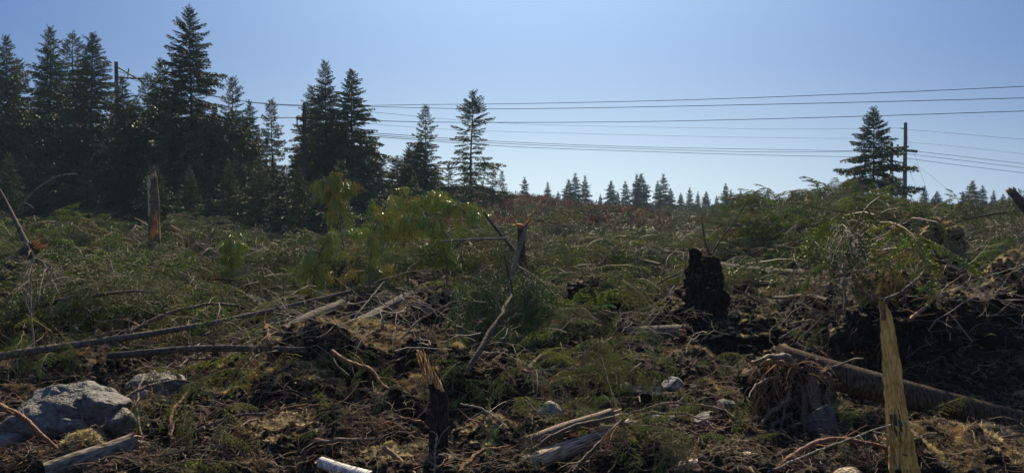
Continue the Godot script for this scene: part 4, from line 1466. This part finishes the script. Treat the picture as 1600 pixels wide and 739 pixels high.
# ---------------------------------------------------------------- roots and rocks
func make_roots_and_rocks() -> void:
	# the great boulder, in lobes
	var o := thing("boulder", "great rounded grey boulder at the lower left, largest rock in view", "boulder", at(92, 652, 5.6))
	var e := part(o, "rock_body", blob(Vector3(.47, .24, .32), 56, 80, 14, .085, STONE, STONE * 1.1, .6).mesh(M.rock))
	e.rotation.y = .3
	for q in [[.36, .07, .03, .19, .15, .19], [.49, -.03, .08, .12, .12, .13], [.36, -.13, .2, .13, .10, .10], [.08, .13, .0, .30, .12, .22], [.26, -.03, .22, .14, .10, .1]]:
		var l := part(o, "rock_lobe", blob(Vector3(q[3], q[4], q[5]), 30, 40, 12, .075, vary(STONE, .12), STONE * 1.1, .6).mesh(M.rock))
		l.position = Vector3(q[0], q[1], q[2])
		l.rotation = rv() * .5
	o = rock("boulder", "dark layered boulder with pale edges right of the great grey boulder", 240, 6.7, Vector3(.27, .17, .2), .04, .4, Color(.17, .15, .13), 12, .12)
	rock("stone", "angular grey stone at the torn end of the bottom left log", 212, 5.05, Vector3(.085, .10, .08), .06, .2, STONE_PALE)
	rock("stone", "pale stone cut by the left margin at the bottom", 2, 5.2, Vector3(.12, .13, .1), .05, .7, STONE_PALE)
	rock("stone", "small pale stone between the two left boulders", 214, 6.2, Vector3(.08, .07, .07), .02, 0, STONE_PALE)
	rock("stone", "flat wet stone in the dark soil at the lower left", 285, 5.5, Vector3(.14, .03, .12), .0, .5, Color(.2, .2, .21))
	rock("stone", "sharp blue grey stone at the puddle's far side", 1053, 7.1, Vector3(.12, .11, .1), .05, .3, Color(.2, .21, .23), 9)
	rock("stone", "pointed mossy stone between the roots near the bottom middle", 858, 5.7, Vector3(.11, .09, .1), .04, .6, Color(.26, .27, .24), 9)
	rock("stone", "flat pale stone in the puddle", 1040, 6.3, Vector3(.15, .04, .11), .0, .2, STONE_PALE)
	rock("stone", "white stone behind the bright green bough", 980, 7.0, Vector3(.07, .05, .06), .03, .9, Color(.55, .55, .55))
	rock("stone", "round pale stone at the bottom edge below the buttress root", 1335, 4.75, Vector3(.13, .07, .1), .0, .4, Color(.42, .36, .27), 6, .03)
	rock("stone", "low rounded stone right of the puddle", 1138, 6.4, Vector3(.1, .06, .09), .0, .2, STONE, 8)
	rock("stone", "tall upright grey slab rock under the big fallen trunk", 1288, 5.35, Vector3(.10, .17, .08), .06, -.4, Color(.13, .125, .12), 9)
	rock("stone", "wide flat stone in the mud left of the low rounded one", 1108, 6.0, Vector3(.16, .05, .1), .0, .9, STONE, 10)
	for i in 44:
		var p := hit(rf(0, 1600), rf(590, 735))
		if p.y < -100: continue
		var sz := rf(.02, .055)
		var m := single("stone", stone_mesh(i % 5), "small grey stone lying in the torn soil", "stone", p, "small stones in the torn soil")
		m.scale = Vector3(sz, sz * rf(.5, .8), sz * rf(.7, 1.1))
		m.rotation.y = rf(0, TAU)

	root_mass("root_mass", "black upright root ball with a bare sapling on top", 1100, 9.4, Vector3(.29, .72, .3), .44, 1.15, STRAW, 420, .08)
	root_mass("root_mass", "low earthy root mass at the left shoulder of the black root ball", 1050, 9.9, Vector3(.34, .3, .3), .2, .7, Color(.12, .07, .04), 200)
	root_mass("root_mass", "dark bank of roots right of the black root ball", 1165, 8.9, Vector3(.5, .26, .4), .12, .85, STRAW, 320)
	root_mass("root_mass", "root ball with a golden mossy left side at the right", 1474, 9.0, Vector3(.25, .44, .28), .36, -.3, STRAW, 400, .6)
	root_mass("root_mass", "knobbly root ball with golden tops at the right margin", 1585, 9.0, Vector3(.28, .40, .3), .38, -.1, STRAW, 400, .5)
	root_mass("root_mass", "dark hollow root plate under the thin log in the middle", 925, 10.1, Vector3(.42, .26, .3), .22, .8, Color(.13, .09, .05), 260)
	root_mass("root_mass", "rounded root mass with mossy crown behind the thick pale log", 702, 11.2, Vector3(.42, .28, .35), .02, .45, STRAW, 400, .45)
	root_mass("root_mass", "small dry brown hummock behind the split trunk in the middle", 786, 12.0, Vector3(.22, .18, .2), .2, .3, Color(.16, .10, .06), 90)
	root_mass("root_mass", "black bank of torn peat under the right slash", 1500, 7.0, Vector3(1.15, .36, .4), -.22, 1.1, STRAW, 900, .08)
	root_mass("root_mass", "mossy clod with straw tufts on the bottom left log", 122, 4.95, Vector3(.12, .07, .1), .06, .2, Color(.2, .15, .06), 260, .6)
	root_mass("root_mass", "dark clod full of roots at the foot of the splintered stump", 600, 5.0, Vector3(.42, .15, .3), .02, .7, Color(.10, .07, .04), 700, .3)
	root_mass("root_mass", "root matted clod left of the splintered stump's clod", 430, 5.3, Vector3(.36, .15, .3), .03, .6, Color(.10, .065, .04), 700, .25)
	root_mass("root_mass", "root matted clod right of the splintered stump", 770, 5.4, Vector3(.3, .16, .26), .04, .6, Color(.12, .08, .045), 600, .35)
	# the big fallen trunk with its root plate, right of the middle
	o = thing("uprooted_tree", "big uprooted trunk lying to the right margin behind the split yellow trunk", "felled tree", at(1280, 582, 5.9))
	var b := o.position
	var s := Shape.new()
	tube(s, PackedVector3Array([rel(1215, 566, 5.9, b), rel(1270, 578, 5.9, b), rel(1330, 594, 5.85, b), rel(1400, 612, 5.8, b), rel(1480, 632, 5.75, b), rel(1560, 653, 5.7, b), rel(1660, 676, 5.6, b), rel(1800, 705, 5.5, b)]), PackedFloat32Array([.14, .125, .115, .11, .105, .10, .095, .09]), 18, Color(.115, .088, .065), .10)
	part(o, "trunk", s.mesh(M.bark))
	part(o, "root_plate", blob(Vector3(.33, .34, .26), 40, 54, 6, .32, SOIL, Color(.13, .085, .05), .75, 1.4).mesh(M.soil)).position = rel(1232, 610, 5.95, b)
	for q in [[1240, 570, 1180, 566, .035, .012], [1255, 590, 1262, 690, .03, .02], [1262, 590, 1290, 690, .05, .03], [1270, 600, 1322, 690, .045, .03], [1245, 620, 1190, 665, .03, .01], [1250, 640, 1170, 690, .022, .008], [1258, 640, 1262, 735, .022, .012], [1240, 600, 1222, 700, .014, .006], [1222, 590, 1170, 620, .018, .006], [1280, 590, 1350, 560, .014, .005]]:
		var r := Shape.new()
		tube(r, bend(rel(q[0], q[1], 5.75, b), rel(q[2], q[3], 5.5, b), 8, Vector3(rf(-.05, .05), rf(-.02, .06), 0), .01), tapers(8, q[4], q[5]), 8, vary(Color(.22, .165, .125), .25), .2)
		part(o, "root", r.mesh(M.root))
	var hair := Shape.new()
	for i in 420:
		var p0 := rel(rf(1180, 1300), rf(560, 640), 5.72 + rf(-.1, .1), b)
		var l := rf(.08, .35)
		tube(hair, bend(p0, p0 + Vector3(rf(-.5, .3), rf(-1, .1), rf(-.3, .6)) * l, 4, rv() * l * .25, l * .05), tapers(4, rf(.0015, .0045), .001), 3, vary(Color(.2, .13, .085), .45), 0, false)
	part(o, "root_hairs", hair.mesh(M.twig)).set_meta("kind", "stuff")

	# loose roots and sticks that stand out in the foreground
	var red := Color(.24, .115, .06)
	for q in [["orange brown stick curving over the mossy mound", [[518, 548, 6.1], [545, 566, 6.0], [580, 578, 5.95], [596, 600, 5.9], [612, 612, 5.85], [632, 628, 5.8]], .016, .010, Color(.36, .19, .09)], ["long reddish root slanting in front of the great boulder", [[-10, 632, 5.0], [30, 650, 4.95], [60, 676, 4.9], [88, 702, 4.9]], .022, .012, red], ["curved brown root arching across the bottom middle", [[790, 735, 4.9], [850, 690, 4.9], [900, 665, 4.95], [960, 652, 5.0]], .016, .01, Color(.17, .12, .08)], ["straight brown stick propped over the rotten pale log", [[895, 738, 4.6], [930, 700, 4.7], [975, 655, 4.85]], .015, .012, Color(.15, .105, .07)], ["reddish root lying along the bottom right of the middle", [[1215, 735, 4.7], [1260, 700, 4.75], [1310, 686, 4.8], [1385, 700, 4.85]], .024, .012, red], ["thin pale stick across the roots at the bottom right", [[1200, 738, 4.6], [1290, 700, 4.7], [1395, 662, 4.75]], .007, .004, Color(.4, .36, .28)], ["orange stub of root at the left of the big uprooted trunk", [[1175, 568, 5.6], [1205, 565, 5.65], [1245, 572, 5.7]], .022, .018, Color(.4, .24, .11)], ["pale slender stick standing before the splintered stump", [[678, 745, 4.6], [680, 700, 4.65], [684, 680, 4.7]], .007, .005, Color(.35, .3, .24)], ["pale arching root at the right of the splintered stump", [[720, 632, 5.1], [755, 640, 5.1], [790, 665, 5.05]], .007, .005, Color(.42, .38, .3)], ["brown root bowed over the bottom left of the mound", [[600, 700, 4.8], [620, 715, 4.75], [650, 745, 4.6]], .02, .012, Color(.28, .17, .09)], ["bundle of reddish twigs trailing left of the mound", [[410, 655, 5.5], [460, 635, 5.5], [530, 632, 5.5]], .009, .004, red], ["grey crooked branch hanging right of the split trunk's tip", [[1362, 470, 6.6], [1400, 462, 6.7], [1440, 430, 7.0], [1452, 408, 7.3]], .016, .006, Color(.2, .16, .12)], ["orange broken branch in the dark slash right of the split trunk", [[1422, 500, 6.4], [1445, 482, 6.5], [1466, 462, 6.6]], .02, .012, Color(.32, .17, .09)], ["slim dark branch standing right of the puddle's far bank", [[940, 560, 6.6], [955, 610, 6.3], [972, 660, 6.0]], .006, .008, Color(.1, .08, .06)], ["pale dry branch reaching up left of the thick pale log", [[535, 530, 7.6], [560, 490, 7.8], [600, 440, 8.4]], .02, .006, Color(.16, .13, .1)], ["taller bare dark stem leaning right from the black root ball", [[1108, 405, 9.4], [1126, 376, 9.4], [1148, 346, 9.4], [1168, 314, 9.4]], .014, .005, Color(.10, .08, .065)], ["shorter bare dark stem leaning left from the black root ball", [[1112, 402, 9.4], [1102, 376, 9.4], [1097, 340, 9.4]], .013, .005, Color(.10, .08, .065)], ["bare branch arching before the dark left forest", [[25, 330, 12], [50, 300, 12], [90, 275, 12.3], [120, 272, 12.5]], .016, .006, Color(.3, .28, .26)]]:
		var cv := Curve3D.new()
		var pts: Array = q[1]
		var o0 := at(pts[0][0], pts[0][1], pts[0][2])
		for i in pts.size():
			var p := at(pts[i][0], pts[i][1], pts[i][2]) - o0
			var pr := at(pts[maxi(i - 1, 0)][0], pts[maxi(i - 1, 0)][1], pts[maxi(i - 1, 0)][2]) - o0
			var ne := at(pts[mini(i + 1, pts.size() - 1)][0], pts[mini(i + 1, pts.size() - 1)][1], pts[mini(i + 1, pts.size() - 1)][2]) - o0
			cv.add_point(p, (pr - ne) / 6.0, (ne - pr) / 6.0)
		var line := PackedVector3Array()
		for i in 25: line.append(cv.sample_baked(cv.get_baked_length() * i / 24.0, true) + rv() * .004)
		var k := Shape.new()
		tube(k, line, tapers(24, q[2], q[3]), 8, q[4], .2)
		var th := thing("stick", q[0], "stick", o0)
		part(th, "stem", k.mesh(M.root))
		for i in 6:
			var sd := Shape.new()
			var p0 := line[rng.randi_range(4, 24)]
			var l := rf(.05, .22)
			tube(sd, bend(p0, p0 + rv().normalized() * l, 4, rv() * l * .15, l * .04), tapers(4, q[3] * .4, .001), 4, vary(q[4], .3), 0, false)
			part(th, "side_shoot", sd.mesh(M.twig))

var stone_meshes: Array = []
func stone_mesh(i: int) -> Mesh:
	while stone_meshes.size() <= i:
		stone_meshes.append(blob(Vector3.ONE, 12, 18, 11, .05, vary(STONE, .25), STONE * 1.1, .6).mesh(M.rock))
	return stone_meshes[i]

# ---------------------------------------------------------------- litter
func make_litter() -> void:
	# dry moss and straw
	var tuft := []
	for cols in [[Color(.48, .40, .21), Color(.60, .50, .28)], [Color(.26, .205, .12), Color(.34, .27, .16)], [Color(.14, .16, .035), Color(.20, .20, .05)]]:
		var s := Shape.new()
		for i in 46:
			var a := rf(0, TAU)
			var p0 := Vector3(cos(a), 0, sin(a)) * rf(0, .8)
			var dir := Vector3(cos(a) * rf(.1, .9), rf(.15, 1.0), sin(a) * rf(.1, .9))
			var w := Vector3(-sin(a), rf(-.5, .5), cos(a)) * rf(.03, .075)
			var m := p0 + dir * rf(.3, .6)
			var tip := m + dir * .35 + rv() * .25
			var c := vary(cols[i % 2], .35)
			s.tri(p0 - w, p0 + w, m, c)
			s.tri(m - w * .7, m + w * .7, tip, c)
		tuft.append(s.mesh(M.moss))
	var tp := [[], [], []]
	for i in 155000:
		var p := hit(rf(-150, 1750), rf(440, 739))
		if p.y < -100 or wet(p): continue
		var m := moss_at(p.x, p.z)
		if m < .3 + rng.randf() * .35 or steep(p): continue
		var k := 0 if m > .6 else 1
		if rng.randf() < .08: k = 2
		tp[k].append(Transform3D(turn(rf(0, TAU), rf(-.3, .3), rf(-.3, .3)).scaled(Vector3.ONE * rf(.016, .042)), p - Vector3(0, .004, 0)))
	for i in 3: stuff("dry_moss", tuft[i], tp[i], tints(tp[i].size(), .3), ["straw coloured dry moss on the mounds", "brown dry moss and litter", "green moss in the hollows"][i], "moss")
	# matted root fibres
	var mat_ := []
	for i in 3:
		var s := Shape.new()
		for j in 22:
			var p0 := rv() * Vector3(.5, .05, .5)
			var e := p0 + Vector3(rf(-1, 1), rf(-.05, .55), rf(-1, 1)) * rf(.4, 1.0)
			var q := bend(p0, e, 4, Vector3(0, rf(0, .2), 0), .05)
			var w := (e - p0).cross(rv()).normalized() * rf(.008, .02)
			var col := vary(Color(.13, .095, .065), .7)
			for k in 4: s.tri(q[k] - w, q[k] + w, q[k + 1], col)
			for k in 4: s.tri(q[k + 1], q[k] + w, q[k + 1] + w, col)
		mat_.append(s.mesh(M.moss))
	var mp := [[], [], []]
	for i in 8200:
		var p := hit(rf(-150, 1750), rf(480, 739))
		if p.y < -100 or wet(p) or nb.get_noise_2d(p.x * .8 + 31, p.z * .8) < -.02: continue
		if steep(p) and rng.randf() < .8: continue
		mp[i % 3].append(Transform3D(turn(rf(0, TAU), rf(-.3, .3), rf(-.3, .3)).scaled(Vector3.ONE * rf(.05, .16)), p))
	for i in 3: stuff("root_fibres", mat_[i], mp[i], tints(mp[i].size(), .5), "matted brown root fibres over the torn soil", "roots")
	# clods and bark crumbs
	var clod := []
	for i in 4: clod.append(blob(Vector3(1, .7, .9), 6, 9, 7, .25, Color(.035, .026, .018), Color(.05, .036, .024), .3).mesh(M.soil))
	var pl := [[], [], [], []]
	for i in 19000:
		var p := hit(rf(-150, 1750), rf(470, 739))
		if p.y < -100 or wet(p): continue
		pl[i % 4].append(Transform3D(turn(rf(0, TAU), rf(-1, 1), rf(-1, 1)).scaled(Vector3.ONE * pow(rng.randf(), 2.5) * .05 + Vector3.ONE * .006), p))
	for i in 4: stuff("soil_clods", clod[i], pl[i], tints(pl[i].size(), .4), "dark crumbs of torn soil", "soil")
	var chip := Shape.new()
	for i in 3:
		var a := rv() * .3
		chip.tri(a, a + Vector3(1, rf(-.1, .2), .1), a + Vector3(.9, .1, rf(.15, .35)), Color(.3, .22, .13))
	var cp := []
	var ct := []
	for i in 9000:
		var p := hit(rf(-150, 1750), rf(440, 739))
		if p.y < -100 or wet(p): continue
		cp.append(Transform3D(turn(rf(0, TAU), rf(-.6, .6), rf(-.8, .8)).scaled(Vector3.ONE * rf(.012, .06)), p + Vector3(0, .008, 0)))
		ct.append(vary(Color(1, .9, .8), .6))
	stuff("wood_chips", chip.mesh(M.twig), cp, ct, "scattered chips of wood and bark", "wood chips")
	# fine twigs and roots
	var tw := []
	for i in 10:
		var s := Shape.new()
		var q := bend(Vector3(-.5, 0, 0), Vector3(.5, rf(-.1, .1), rf(-.2, .2)), 8, Vector3(0, rf(-.02, .16), rf(-.12, .12)), .025)
		tube(s, q, tapers(8, .005, .0022), 4, Color(.5, .5, .5), 0, false)
		for j in rng.randi_range(1, 5):
			var p0: Vector3 = q[rng.randi_range(1, 7)]
			tube(s, bend(p0, p0 + Vector3(rf(.05, .35), rf(-.15, .3), rf(-.3, .3)), 4, rv() * .04, .015), tapers(4, .003, .0012), 3, Color(.5, .5, .5), 0, false)
		tw.append(s.mesh(M.twig))
	for z in [["fine brown roots and twigs in the torn soil", -150, 560, 1750, 739, 3000, .06, .45, Color(.24, .18, .13)], ["grey twigs strewn through the slash", -150, 390, 1750, 570, 1200, .25, 1.1, Color(.22, .19, .155)], ["grey twigs over the far slash", 300, 325, 1600, 400, 500, .6, 1.8, Color(.30, .27, .23)], ["grey twigs over the left slash", 0, 335, 420, 420, 350, .5, 1.4, Color(.28, .255, .22)]]:
		var places := [[], [], [], [], [], [], [], [], [], []]
		var cl := [[], [], [], [], [], [], [], [], [], []]
		for i in z[5]:
			var p := hit(rf(z[1], z[3]), rf(z[2], z[4]))
			if p.y < -100 or (wet(p) and i % 4 > 0): continue
			var k: int = i % 10
			var up := pow(rng.randf(), 2.0)
			p.y += up * (.05 if z[2] > 500 else .45)
			var sc := rf(z[6], z[7])
			places[k].append(Transform3D(turn(rf(0, TAU), rf(-.5, .5) * (.5 + up), rf(-1, 1)).scaled(Vector3(sc, sc, sc)), p))
			cl[k].append(vary(z[8] * 2.0, .45))
		for k in 10: stuff("twig_litter", tw[k], places[k], cl[k], z[0], "twigs")
